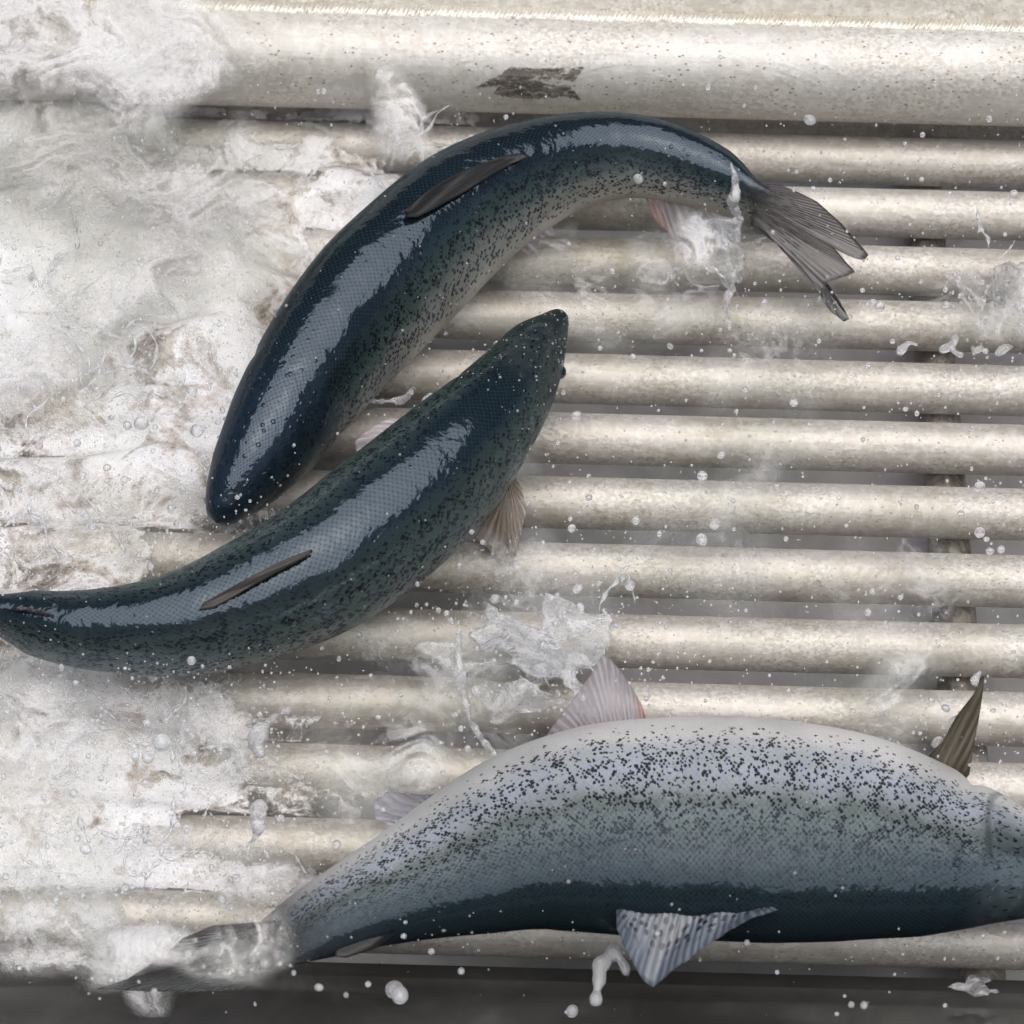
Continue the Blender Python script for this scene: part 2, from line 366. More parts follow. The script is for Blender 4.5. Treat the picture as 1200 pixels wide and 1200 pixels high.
    fac = m.math('MULTIPLY', m.math('ADD', gloss, m.math('MULTIPLY', m.math('POWER', lw.outputs['Facing'], 4.0), .05)), m.math('ADD', .58, m.math('MULTIPLY', m.math('SUBTRACT', 1.0, edge), .62)))
    gl = m.new('ShaderNodeBsdfGlossy'); gl.inputs['Color'].default_value = (.66, .79, .97, 1); gl.inputs['Roughness'].default_value = .05; m.put(gl.inputs['Normal'], nc)
    mx = m.new('ShaderNodeMixShader'); m.put(mx.inputs[0], fac); m.put(mx.inputs[1], m.bsdf.outputs[0]); m.put(mx.inputs[2], gl.outputs[0])
    tp_ = m.new('ShaderNodeBsdfTransparent'); fz = m.new('ShaderNodeMixShader')
    m.put(fz.inputs[0], m.step(m.math('ADD', al, m.math('MULTIPLY', m.math('SUBTRACT', m.noise(ob, 120, 3, .6), .5), .035)), fade, .992)); m.put(fz.inputs[1], mx.outputs[0]); m.put(fz.inputs[2], tp_.outputs[0])
    m.t.links.new(fz.outputs[0], m.out.inputs[0])
    return m.mat
def fold_mat(name, c1, c2):
    m = NT(name); uv = m.coord('UV'); st = m.noise(m.scale(uv, (.12, 5, 1)), 2.0, 4, .6)
    m.set(Base_Color=m.mix(m.step(st, .35, .65), c1, c2), Roughness=.35, Specular_IOR_Level=.25, Coat_Weight=.15, Coat_Roughness=.1, Normal=m.bump(st, .4, .001)); return m.mat
def fin_mat(name, c1, c2, alpha, spots=0.0, tint=None):
    m = NT(name); uv = m.coord('UV'); sep = m.new('ShaderNodeSeparateXYZ'); m.put(sep.inputs[0], uv)
    ray_ = m.math('SINE', m.math('MULTIPLY', m.math('ADD', sep.outputs[0], m.math('MULTIPLY', m.noise(m.scale(uv, (.35, 1.0, 1)), 1.0, 3), 2.2)), 2 * math.pi))
    n = m.noise(m.scale(uv, (2.2, 1.2, 1)), 2, 6, .65)
    col = m.mix(m.step(m.math('ADD', ray_, m.math('MULTIPLY', m.math('SUBTRACT', n, .5), 3.0)), -.9, 1.2), c1, c2); col = m.mix(m.math('MULTIPLY', m.step(n, .4, .7), .4), col, c1)
    a = m.math('ADD', alpha, m.math('MULTIPLY', m.step(ray_, -.3, .7), .25), clamp=True)
    if tint: 
        col = m.mix(m.math('SUBTRACT', 1.0, m.step(sep.outputs[0], 0, 3)), col, tint)
    if spots:
        v = m.voro(m.scale(uv, (.75, 6.5, 1)), 1.0, .8, 'F1', '2D')
        s = m.math('MULTIPLY', m.math('SUBTRACT', 1.0, m.step(v, .22, .34)), m.math('MULTIPLY', m.step(sep.outputs[1], -.02, .05), m.math('SUBTRACT', 1.0, m.step(sep.outputs[1], .5, .8))))
        col = m.mix(m.math('MULTIPLY', s, spots), col, (.012, .012, .016)); a = m.math('MAXIMUM', a, m.math('MULTIPLY', s, .95))
    m.set(Base_Color=col, Roughness=.32, Alpha=a, Coat_Weight=.4, Coat_Roughness=.08, Specular_IOR_Level=.5,
          Normal=m.bump(m.math('ADD', ray_, m.math('MULTIPLY', n, .6)), .22, .0007))
    return m.mat
M_EYE = NT('fish_eye'); M_EYE.set(Base_Color=(.006, .012, .016), Roughness=.08, Coat_Weight=1.0, Coat_Roughness=.02)
DARKBACK = ((.006, .013, .019), (.014, .034, .036))
M_SKIN_A = skin_mat('salmon_skin_navy', (.0038, .0075, .0105), (.028, .046, .046), (.085, .115, .105), (.36, .36, .33), (.52, .50, .45), (.13, .23, .32, .40, .54), 1.45, .12, .060, (.006, .011, .018))
M_SKIN_B = skin_mat('salmon_skin_green', (.005, .011, .014), (.040, .058, .054), (.10, .13, .12), (.34, .36, .34), (.50, .50, .47), (.09, .21, .36, .52, .70), 1.45, .0, .060, (.020, .026, .024))
M_SKIN_C = skin_mat('salmon_skin_silver', (.006, .013, .018), (.038, .054, .062), (.17, .195, .185), (.58, .60, .66), (.72, .71, .70), (.14, .27, .42, .50, .64), 1.35, .0, .025, (.03, .04, .045), (.030, .036, .040), .82, .96, .90, 1.35)

class Salmon:
    NS, NA = 260, 112
    def __init__(s, label, ctrl, mat, k=.72, lift=1.0, jaw=1.0, snout_first=True):
        c = np.array(ctrl, float)                      # px, py, half width px, dorsal side
        seg = np.r_[0, np.cumsum(np.linalg.norm(np.diff(c[:, :2], axis=0), axis=1))]
        tt = np.linspace(0, seg[-1], s.NS); tt = seg[-1] * (np.linspace(0, 1, s.NS) ** 1.0)
        # denser towards the snout
        q = np.linspace(0, 1, s.NS); q = .75 * q + .25 * q ** 2; tt = seg[-1] * q
        P = interp(seg, c[:, :2], tt); w = np.maximum(np.interp(tt, seg, c[:, 2]) * .35 + interp(seg, c[:, 2], tt)[:, 0] * .65, .3); sd = np.interp(tt, seg, c[:, 3])
        ker = np.ones(9) / 9; sd = np.convolve(np.pad(sd, 4, 'edge'), ker, 'valid')
        T2 = np.gradient(P, axis=0); T2 /= np.linalg.norm(T2, axis=1)[:, None]
        wm0 = w * DIST / FPX
        a = wm0 / np.sqrt(sd ** 2 + (k ** 2) * (1 - sd ** 2)); b = k * a
        ext = np.sqrt(a ** 2 * (1 - sd ** 2) + b ** 2 * sd ** 2)
        h = TUBE_R + lift * ext.max() * np.ones(s.NS) * .96
        h = h + (c[0, 4] if c.shape[1] > 4 else 0)
        if c.shape[1] > 4: h = TUBE_R + lift * ext.max() * .96 + np.convolve(np.pad(np.interp(tt, seg, c[:, 4]), 15, 'edge'), np.ones(31) / 31, 'valid')
        sp = np.array([at(P[i, 0], P[i, 1], h[i]) for i in range(s.NS)])
        z = (sp - CAM) @ FWD
        s.a = a * z / DIST; s.b = b * z / DIST; s.sp = sp; s.h = h
        T = np.gradient(sp, axis=0); T /= np.linalg.norm(T, axis=1)[:, None]
        C = CAM - sp; C /= np.linalg.norm(C, axis=1)[:, None]
        N = -np.cross(T, C); N /= np.linalg.norm(N, axis=1)[:, None]      # left of travel as the lens sees it
        C2 = np.cross(N, T); C2 *= np.sign((C2 * C).sum(1))[:, None]
        # left-of-travel check in picture
        lx = -T2[:, 1] * 0 + T2[:, 1]; left = np.stack([T2[:, 1], -T2[:, 0]], 1)   # image px, y down
        pn = np.stack([N @ RGT, -(N @ UPV)], 1); sg = np.sign((pn * left).sum(1)); N *= sg[:, None]
        tf = np.clip((seg[-1] - tt) / (seg[-1] * .10), 0, 1); fl = .07 + .93 * tf ** .7; s.b = s.b * fl
        s.D = sd[:, None] * N + np.sqrt(1 - sd ** 2)[:, None] * C2
        s.L = np.cross(s.D, T); s.T = T; s.N = N; s.C = C2
        arc = np.r_[0, np.cumsum(np.linalg.norm(np.diff(sp, axis=0), axis=1))]; s.arc = arc; s.len = arc[-1]; s.al = arc / arc[-1]
        s.root = thing('salmon', label, 'salmon', tuple(sp[s.NS // 2]), 'live salmon on the grating'); s.o = sp[s.NS // 2]
        th = np.linspace(-math.pi, math.pi, s.NA, endpoint=False)
        V = np.zeros((s.NS, s.NA, 3))
        for i in range(s.NS): V[i] = s.ring(i, th)
        v = list((V.reshape(-1, 3) - s.o)); n0 = len(v); v += [s.sp[0] - s.o - s.T[0] * .0008, s.sp[-1] - s.o]
        f = []
        for i in range(s.NS - 1):
            for j in range(s.NA):
                j2 = (j + 1) % s.NA; f.append((i*s.NA+j, i*s.NA+j2, (i+1)*s.NA+j2, (i+1)*s.NA+j))
        for j in range(s.NA):
            j2 = (j + 1) % s.NA; f.append((n0, j2, j)); f.append((n0 + 1, (s.NS-1)*s.NA+j, (s.NS-1)*s.NA+j2))
        me = mesh('salmon_body', v, f)
        nv = len(v); dv = np.zeros(nv, np.float32); al = np.zeros(nv, np.float32); al[:n0] = np.repeat(s.al, s.NA); dv[:n0] = np.tile(np.abs(th) / math.pi, s.NS); al[-1] = 1; dv[n0:] = .4
        for nm, arr in (('dv', dv), ('al', al)): me.attributes.new(nm, 'FLOAT', 'POINT').data.foreach_set('value', arr)
        uvl = me.uv_layers.new(name='UVMap'); li = np.zeros(len(me.loops), np.int32); me.loops.foreach_get('vertex_index', li)
        uvs = np.zeros((len(li), 2), np.float32); rad = s.a.max() * .86
        ii = np.minimum(li // s.NA, s.NS - 1); jj = li % s.NA
        uvs[:, 0] = arc[ii]; tj = th[jj].copy()
        face_of = np.zeros(len(li), np.int32)
        st = np.zeros(len(me.polygons), np.int32); me.polygons.foreach_get('loop_start', st); tot = np.zeros(len(st), np.int32); me.polygons.foreach_get('loop_total', tot)
        for a0, n_ in zip(st, tot):
            x = tj[a0:a0+n_]
            if x.max() - x.min() > math.pi: x[x < 0] += 2 * math.pi
        uvs[:, 1] = tj * rad
        uvl.data.foreach_set('uv', uvs.ravel())
        s.body = link('body', me, mat, s.root); s.nt = None
    def ring(s, i, th, grow=1.0):
        cs, sn = np.cos(th), np.sin(th); al = s.al[i]
        # slightly pointed back and belly; a groove behind the gill cover and a mouth line
        e = .92
        y = np.sign(cs) * np.abs(cs) ** e; x = np.sign(sn) * np.abs(sn) ** e
        g = 1 + .08 * np.exp(-((al - .178 - .03 * np.abs(sn)) / .010) ** 2) * np.clip(np.abs(th) / math.pi * 2 - .35, 0, 1) * -1.0
        g = g + .018 * np.exp(-((al - .15) / .02) ** 2) * np.clip(np.abs(th) / math.pi * 2 - .3, 0, 1)
        md = np.abs(np.abs(th) / math.pi - .60) / .035
        g = g - .05 * np.exp(-md ** 2) * np.clip((.10 - al) / .02, 0, 1)
        r = grow * g
        return s.sp[i] + (s.a[i] * y * r)[:, None] * s.D[i] + (s.b[i] * x * r)[:, None] * s.L[i]
    def idx(s, al): return int(np.clip(np.searchsorted(s.al, al), 0, s.NS - 1))
    def pt(s, al, th, grow=1.0): i = s.idx(al); return s.ring(i, np.array([th]), grow)[0]
    def fin(s, name, base, edge, mat, rays=14, thick=.0016, curl=0.0, rag=.03, m=16, nr=6, corr=.14):
        """skin between a base line and an outer edge line (3D points), with corrugated rays."""
        n = rays * nr + 1
        B = curve(base, n); E = polyline(edge, n); rr = 1 + rag * np.repeat(rng.standard_normal(rays + 1), nr)[:n]
        nrm = np.cross(B[-1] - B[0], E[n // 2] - B[n // 2]); nrm /= np.linalg.norm(nrm)
        if nrm @ (CAM - B[0]) < 0: nrm = -nrm
        v, f, uv = [], [], []
        for sgn in (1, -1):
            for i in range(n):
                ph = math.cos(2 * math.pi * i / nr)
                for k in range(m):
                    t = k / (m - 1); p = B[i] + (E[i] - B[i]) * (t * (1 + (rr[i] - 1) * t))
                    th_ = thick * (1 - .75 * t) * (.82 + .18 * ph * (corr > 0))
                    wob = thick * corr * ph * (1 - .5 * t) + curl * t * t * math.sin(math.pi * i / n) + .0012 * math.sin(5 * t + i * .13)
                    v.append(p + nrm * (wob + sgn * th_ * .5) - s.o); uv.append((i / nr, t))
        N = n * m
        for i in range(n - 1):
            for k in range(m - 1):
                q = (i*m+k, i*m+k+1, (i+1)*m+k+1, (i+1)*m+k); f.append(q); f.append(tuple(N + x for x in q[::-1]))
        for i in range(n - 1):
            for k in (0, m - 1): f.append((i*m+k, (i+1)*m+k, N+(i+1)*m+k, N+i*m+k))
        for i in (0, n - 1):
            for k in range(m - 1): f.append((i*m+k, i*m+k+1, N+i*m+k+1, N+i*m+k))
        me = mesh(name, v, f); ul = me.uv_layers.new(name='UVMap'); li = np.zeros(len(me.loops), np.int32); me.loops.foreach_get('vertex_index', li)
        ul.data.foreach_set('uv', np.array(uv, np.float32)[li].ravel())
        return link(name, me, mat, s.root)
    def eye(s, al, th, r):
        p = s.pt(al, th, .92); bm = bmesh.new(); bmesh.ops.create_uvsphere(bm, u_segments=24, v_segments=16, radius=r)
        me = bpy.data.meshes.new('eye'); bm.to_mesh(me); bm.free(); me.polygons.foreach_set('use_smooth', [True] * len(me.polygons))
        o = link('eye', me, M_EYE.mat, s.root); o.location = Vector(p - s.o); return o

# --- the bent fish at the top
F1 = [(253,612,1,.12), (256,606,14,.12), (261,597,22,.12), (268,585,30,.14), (286,558,44,.18), (311,521,56,.22), (345,468,67,.26), (386,410,75,.31), (432,356,81,.36), (485,304,80,.42),
      (545,251,75,.45), (611,212,65,.47), (680,188,54,.5), (750,184,47,.52), (802,196,42,.52), (845,214,36,.52), (880,238,31,.56), (899,250,29,.78), (914,259,28,.93)]
fa = Salmon('dark navy salmon bent in an arc below the top rail, tail splayed to the right', F1, M_SKIN_A)
M_FIN_DARK = fin_mat('fin_dark', (.03, .03, .035), (.10, .09, .085), .82)
M_FIN_TAIL = fin_mat('fin_tail', (.075, .067, .066), (.105, .095, .094), .92, .9)
M_FOLD_DARK = fold_mat('fin_folded_dark', (.008, .009, .011), (.026, .024, .024)); M_FOLD_BROWN = fold_mat('fin_folded_brown', (.018, .016, .015), (.055, .046, .040))
M_FIN_WET = fin_mat('fin_tail_wet', (.018, .022, .026), (.04, .046, .05), .8, .7)
M_FIN_BROWN = fin_mat('fin_brown', (.16, .12, .09), (.34, .29, .25), .62)
M_FIN_GREY = fin_mat('fin_grey', (.085, .10, .125), (.155, .18, .22), .88, .97)
M_FIN_PINK = fin_mat('fin_pink', (.42, .38, .42), (.56, .52, .55), .45, 0, (.55, .28, .26))
M_FIN_TAN = fin_mat('fin_tan', (.085, .072, .052), (.125, .108, .082), .92)
M_FIN_PALE = fin_mat('fin_pale', (.40, .40, .46), (.55, .54, .60), .40)
def pxs(pts, z, dz=None):
    n = len(pts); return [at_depth(p[0], p[1], (z if np.isscalar(z) else z[i])) for i, p in enumerate(pts)]
zt = depth(fa.sp[-1]) + .003
fa.fin('tail_fin', pxs([(876, 214), (882, 240), (880, 264)], zt - .001), pxs([(915, 217), (935, 225), (957, 236), (985, 261), (1004, 283), (1018, 299), (1013, 306), (1003, 304), (988, 297), (976, 289),
    (988, 303), (1002, 319), (990, 325), (970, 331), (968, 339), (962, 346), (946, 321), (930, 303), (915, 290)], zt - .008), M_FIN_TAIL, 44, .003, .004, .003, 16, 4)
fa.fin('tail_fin', pxs([(958, 330), (966, 330)], zt - .006), pxs([(962, 346), (968, 358), (975, 366), (989, 377), (996, 375), (984, 354), (974, 338)], zt - .012), M_FIN_DARK, 6, .003, 0, .02)
zd = lambda al: depth(fa.pt(al, 0))
# folded dorsal fin
def folded_fin(fish, base_px, edge_px, mat, rise0=.004, rise1=.012, rays=11):
    top = fish.sp + fish.a[:, None] * fish.D; tp = np.array([pix(q) for q in top]); zz = (top - CAM) @ FWD
    ends = []
    for p in (base_px[0], base_px[-1]): ends.append(zz[np.argmin(np.hypot(tp[:, 0] - p[0], tp[:, 1] - p[1]))])
    def P(p, rise):
        a0, a1 = np.array(base_px[0], float), np.array(base_px[-1], float); t = np.clip(((p - a0) @ (a1 - a0)) / ((a1 - a0) @ (a1 - a0)), 0, 1)
        return at_depth(p[0], p[1], ends[0] * (1 - t) + ends[1] * t - rise)
    b = [P(np.array(q, float), .006) for q in base_px]; e = [P(np.array(q, float), .011) for q in edge_px]
    return fish.fin('dorsal_fin', b, e, mat, rays, .005, .002, .0, 14, 5, .0)
folded_fin(fa, [(474, 248), (500, 225), (535, 204), (570, 190), (602, 182)], [(477, 254), (490, 254), (510, 245), (545, 226), (578, 205), (602, 191), (619, 184), (616, 179)], M_FOLD_DARK)
fa.fin('pelvic_fin', [fa.pt(.56, 1.75, .9), fa.pt(.60, 1.75, .9)], pxs([(600, 302), (622, 296), (640, 281), (652, 270)], depth(fa.pt(.58, 1.9))), M_FIN_PINK, 7, .002)
fa.fin('anal_fin', [fa.pt(.77, 1.9, .85), fa.pt(.85, 1.9, .85)], pxs([(770, 262), (800, 285), (818, 278), (838, 262)], depth(fa.pt(.80, 1.9))), M_FIN_PINK, 8, .002)
fa.fin('pectoral_fin', [fa.pt(.23, -1.7 if True else 0, .9), fa.pt(.27, -1.7, .9)], pxs([(428, 470), (455, 447), (470, 432), (476, 420)], depth(fa.pt(.25, 1.9)) + .01), M_FIN_DARK, 7, .002)

# --- the middle fish, seen from above
F2 = [(659,365,1,-.10), (656,371,10,-.10), (646,386,21,-.10), (628,411,37,-.12), (605,449,49,-.14), (575,489,61,-.15), (535,533,73,-.16), (490,577,80,-.17), (437,621,83,-.18), (370,668,80,-.18),
      (297,703,73,-.18), (222,729,63,-.20), (147,738,52,-.22), (77,736,43,-.24), (12,724,34,-.25), (-45,708,28,-.25)]
fb = Salmon('dark green speckled salmon with its snout up, body curving out past the left edge', F2, M_SKIN_B)
fb.eye(.088, 1.55, .0068); fb.eye(.088, -1.75, .0060)
folded_fin(fb, [(366, 645), (325, 662), (285, 681), (240, 708)], [(365, 647), (340, 663), (310, 681), (275, 700), (250, 712), (232, 715)], M_FOLD_BROWN)
zp = depth(fb.pt(.24, -1.6))
fb.fin('pectoral_fin', pxs([(604, 560), (596, 572), (588, 584)], zp + .005), pxs([(607, 562), (613, 580), (616, 602), (608, 632), (600, 661), (586, 656), (570, 641), (556, 629)], zp + .012), M_FIN_BROWN, 11, .003, .006, .01)
fb.fin('pectoral_fin', pxs([(492, 486), (482, 500), (472, 514)], zp + .01), pxs([(486, 488), (455, 493), (430, 508), (418, 519), (420, 534), (440, 527)], zp + .02), M_FIN_PINK, 9, .003, .006, .01)
zt2 = depth(fb.sp[-1])
fb.fin('tail_fin', pxs([(-36, 682), (-46, 708), (-40, 738)], zt2), pxs([(-60, 670), (-110, 640), (-135, 640), (-112, 690), (-130, 742), (-105, 748), (-60, 742)], zt2), M_FIN_TAIL, 16, .003)
fb.fin('adipose_fin', [fb.pt(.86, 0, .9), fb.pt(.89, 0, .9)], [fb.pt(.87, .05, 1.2), fb.pt(.91, .05, 1.35), fb.pt(.93, .1, 1.15)], M_FIN_DARK, 4, .004)

# --- the silver fish at the bottom, belly up, head past the right edge
F3 = [(1345,1012,1,.55), (1335,1012,16,.55), (1310,1013,32,.55), (1260,1014,50,.58), (1200,1012,62,.62), (1150,1004,80,.66), (1090,994,100,.70), (1000,979,119,.72), (900,971,128,.73), (800,968,127,.73), (700,971,120,.72),
      (620,985,106,.72), (540,1013,85,.70), (470,1040,65,.70), (410,1064,51,.70), (360,1087,42,.70), (320,1108,34,.70), (295,1121,29,.6), (280,1129,27,.5)]
fc = Salmon('silver bellied spotted salmon lying on its back across the foot of the grating', F3, M_SKIN_C, .62, .92)
zf = depth(fc.pt(.42, 0))
fc.fin('dorsal_fin', pxs([(724, 1066), (770, 1057), (830, 1058), (900, 1061)], zf), pxs([(722, 1068), (723, 1090), (735, 1120), (752, 1150), (765, 1160), (800, 1132), (840, 1102), (880, 1078), (912, 1066)], zf - .02), M_FIN_GREY, 24, .0025, .01, .014, 16, 6, .02)
zb = depth(fc.pt(.45, math.pi)) 
fc.fin('pelvic_fin', pxs([(758, 845), (730, 850), (700, 856), (672, 868)], zb), pxs([(752, 826), (738, 800), (720, 775), (706, 764), (690, 790), (672, 815), (640, 862)], zb - .01), M_FIN_PINK, 18, .002, .008, .006)
fc.fin('anal_fin', pxs([(540, 932), (505, 955), (478, 975)], depth(fc.pt(.68, 2.6))), pxs([(530, 930), (500, 930), (455, 926), (437, 938), (440, 958), (465, 972)], depth(fc.pt(.68, 2.6)) - .004), M_FIN_PALE, 10, .002, .005, .01)
zq = depth(fc.pt(.2, 2.5))
fc.fin('pectoral_fin', pxs([(1080, 888), (1105, 905), (1128, 915)], zq), pxs([(1088, 886), (1105, 868), (1120, 838), (1140, 812), (1150, 790), (1152, 795), (1148, 830), (1142, 870), (1136, 908)], zq - .015), M_FIN_TAN, 8, .004, .006, .01)
fc.fin('adipose_fin', pxs([(395, 1108), (425, 1100), (450, 1096)], depth(fc.pt(.83, 0))), pxs([(392, 1120), (405, 1122), (440, 1112), (470, 1090)], depth(fc.pt(.83, 0)) - .006), M_FOLD_DARK, 6, .003, 0, .0, 10, 4, .0)
zt3 = depth(fc.sp[-1])
fc.fin('tail_fin', pxs([(330, 1078), (322, 1106), (326, 1134)], zt3 - .002), pxs([(250, 1085), (215, 1098), (190, 1120), (150, 1145), (115, 1156), (170, 1160), (240, 1161), (280, 1160)], zt3 - .01), M_FIN_WET, 36, .003, .01, .004, 16, 4)
fc.eye(.09, 1.3, .009); fc.eye(.09, -1.3, .009)

# ------------------------------------------------------------------ water
def foam_mat(name, beige, white, f0, f1, omin, omax, o0, o1, bubbles=True):
    m = NT(name); ob = m.coord(); dens = m.attr('dens')
    wp = m.vmath('ADD', ob, m.scale(m.noisec(ob, 11, 1), (.085, .085, .085)))
    n1 = m.noise(wp, 15, 4, .62, .9); n2 = m.noise(m.vmath('ADD', ob, m.scale(m.noisec(ob, 40, 1), (.006, .006, .006))), 105, 4, .76); grain = m.noise(ob, 560, 2, .6)
    bd = m.voro(ob, 165, 1) if bubbles else None; ring = m.math('MULTIPLY', m.step(bd, .16, .24), m.math('SUBTRACT', 1.0, m.step(bd, .26, .36))) if bubbles else 0.0
    vein = m.math('SUBTRACT', 1.0, m.math('ABSOLUTE', m.math('MULTIPLY', m.math('SUBTRACT', n1, .5), 7.0)), clamp=True)
    f = m.math('ADD', m.math('MULTIPLY', n1, .45), m.math('ADD', m.math('MULTIPLY', n2, .42), m.math('ADD', m.math('MULTIPLY', m.math('POWER', vein, 2.0), .17), m.math('ADD', m.math('MULTIPLY', ring, .05), m.math('MULTIPLY', grain, .13)))))
    f = m.math('ADD', f, m.math('MULTIPLY', m.math('SUBTRACT', m.attr('foam'), .5), .22))
    op = m.math('MULTIPLY', m.step(dens, .0, .6), m.math('ADD', omin, m.math('MULTIPLY', m.step(m.math('ADD', f, m.math('MULTIPLY', m.math('SUBTRACT', dens, .6), .25)), o0, o1), omax - omin)), clamp=True)
    col = m.mix(m.step(f, f0, f1), beige, white)
    nrm = m.bump(m.math('ADD', m.math('MULTIPLY', n2, 1.8), m.math('ADD', grain, m.math('ADD', m.math('MULTIPLY', vein, .4), m.math('MULTIPLY', ring, .7)))), .45, .0022)
    m.set(Base_Color=col, Roughness=.12, Specular_IOR_Level=.6, Normal=nrm)
    tr = m.new('ShaderNodeBsdfTransparent'); tr.inputs[0].default_value = (.98, .98, .975, 1)
    gl = m.new('ShaderNodeBsdfGlossy'); gl.inputs['Roughness'].default_value = .08; m.put(gl.inputs['Normal'], nrm)
    cl = m.new('ShaderNodeMixShader'); m.put(cl.inputs[0], m.math('MULTIPLY', .05, m.step(dens, .0, .3))); m.put(cl.inputs[1], tr.outputs[0]); m.put(cl.inputs[2], gl.outputs[0])
    mx = m.new('ShaderNodeMixShader'); m.put(mx.inputs[0], op); m.put(mx.inputs[1], cl.outputs[0]); m.put(mx.inputs[2], m.bsdf.outputs[0])
    m.t.links.new(mx.outputs[0], m.out.inputs[0]); return m.mat
M_FLOW = foam_mat('running_water', (.53, .48, .435), (.85, .845, .865), .48, .66, .14, .95, .44, .62)
M_VEIL = foam_mat('churned_water', (.73, .675, .63), (.87, .86, .87), .46, .64, .0, .60, .46, .80, False)
def glass_mat(name='drop_water', white=.2, bumpy=0.0, rough=0.0):
    m = NT(name); g = m.new('ShaderNodeBsdfGlass'); g.inputs['IOR'].default_value = 1.33; g.inputs['Roughness'].default_value = 0.0; g.inputs[0].default_value = (.98, .985, 1, 1)
    m.set(Base_Color=(.8, .82, .84), Roughness=.15)
    mx = m.new('ShaderNodeMixShader'); mx.inputs[0].default_value = white
    if bumpy:
        ob = m.coord(); wp = m.vmath('ADD', ob, m.scale(m.noisec(ob, 22, 3), (.04, .04, .04)))
        nrm = m.bump(m.math('ADD', m.noise(wp, 75, 4, .6, .8), m.math('MULTIPLY', m.noise(wp, 330, 3, .6), .3)), bumpy, .006); m.put(g.inputs['Normal'], nrm); m.set(Normal=nrm, Base_Color=(.96, .96, .97))
        m.put(mx.inputs[0], m.math('ADD', white * .35, m.math('MULTIPLY', m.step(m.noise(wp, 60, 6, .65, .6), .42, .66), white * 1.5)))
    m.put(mx.inputs[1], g.outputs[0]); m.put(mx.inputs[2], m.bsdf.outputs[0]); m.t.links.new(mx.outputs[0], m.out.inputs[0]); return m.mat
M_DROP = glass_mat(white=.30)
M_SPLASH = glass_mat('splash_water', .21, .75)
M_CLEAR = glass_mat('clear_water', .10, .55)
M_ROPE = glass_mat('white_water', .26, .7)

def largest(p, q):
    """only the biggest connected piece of a quad mesh."""
    lab = np.arange(len(p))
    while True:
        m_ = lab[q].min(1); new = lab.copy(); np.minimum.at(new, q.ravel(), np.repeat(m_, q.shape[1])); new = new[new]
        if (new == lab).all(): break
        lab = new
    fl = lab[q[:, 0]]; u_, c_ = np.unique(fl, return_counts=True); q = q[fl == u_[c_.argmax()]]
    used = np.unique(q); mp = np.zeros(len(p), int); mp[used] = np.arange(len(used)); return p[used], mp[q]
def isosurface(F, org, vox):
    g = openvdb.FloatGrid(float(vox)); g.copyFromArray(np.ascontiguousarray(np.clip(F / vox, -3, 3) * vox, dtype=np.float32))
    p, q = g.convertToQuads(0.0)
    return np.asarray(p) * vox + np.asarray(org), np.asarray(q)
def np_mesh(name, p, q):
    me = bpy.data.meshes.new(name); me.vertices.add(len(p)); me.vertices.foreach_set('co', np.asarray(p, np.float32).ravel())
    me.loops.add(q.size); me.loops.foreach_set('vertex_index', np.asarray(q, np.int32).ravel())
    me.polygons.add(len(q)); me.polygons.foreach_set('loop_start', np.arange(len(q), dtype=np.int32) * q.shape[1])
    me.update(calc_edges=True); me.polygons.foreach_set('use_smooth', np.ones(len(q), bool)); me.validate(); return me

VX = .0021
xa, ua = plane_xu(-45, 1150, 0); xb, ub = plane_xu(720, 90, 0)
xa = min(xa, plane_xu(-45, 90, 0)[0])
nx, nu, nh = int((xb - xa) / VX), int((ub - ua) / VX), int(.135 / VX)
H0 = -.026
X = xa + np.arange(nx) * VX; U = ua + np.arange(nu) * VX; H = H0 + np.arange(nh) * VX
XX, UU = np.meshgrid(X, U, indexing='ij')
q = ORG + XX[..., None] * GX + UU[..., None] * GU + .03 * GN - CAM; zq_ = q @ FWD
PX = 600 + FPX * (q @ RGT) / zq_; PY = 600 - FPX * (q @ UPV) / zq_
shape2 = (nx, nu); L2 = (xb - xa, ub - ua)
wx, wy = fbm(shape2, L2, 9, 4) * 22, fbm(shape2, L2, 9, 4) * 22
def blob(px, py, rx, ry): return np.exp(-(((PX + wx - px) / rx) ** 2 + ((PY + wy - py) / ry) ** 2))
# picture-plane layout of how deep the water runs (mm) and how white it is
FLOW = [(150,860,330,300,6.8,.0), (120,600,330,130,6,.0), (300,230,210,150,12,.12), (70,200,190,150,40,.35), (40,330,170,110,40,.55), (215,290,120,110,34,.35), (90,430,170,70,22,.45), (235,470,80,75,20,.35), (470,165,62,40,34,.5), (380,170,110,50,14,.1),
        (40,600,200,60,9,.0), (150,560,150,50,12,.15), (60,690,170,50,10,.1), (50,830,150,90,26,.45), (20,960,110,90,24,.35), (140,1000,150,70,15,.15), (160,1080,200,50,14,.2),
        (270,860,140,70,9,.05), (300,980,150,70,11,.1), (480,930,110,60,8,.05), (420,830,120,60,7,.05), (620,760,90,90,9,.1), (560,640,90,40,5,.0), (560,400,120,70,5,.0), (640,270,120,60,7,.1)]
thick = np.full(shape2, -10.0, np.float32); foam2 = np.full(shape2, .30, np.float32)
for px, py, rx_, ry_, t_, f_ in FLOW:
    b = blob(px, py, rx_, ry_); thick += t_ * b; foam2 += f_ * b
def warp2(a, k=1.0, w1=None, w2=None):
    i = np.clip((np.arange(nx)[:, None] + k * wx2 * .001 / VX).astype(int), 0, nx - 1); j = np.clip((np.arange(nu)[None, :] + k * wy2 * .001 / VX).astype(int), 0, nu - 1)
    return a[i, j]
wx2, wy2 = fbm(shape2, L2, 8, 3) * 16, fbm(shape2, L2, 8, 3) * 16
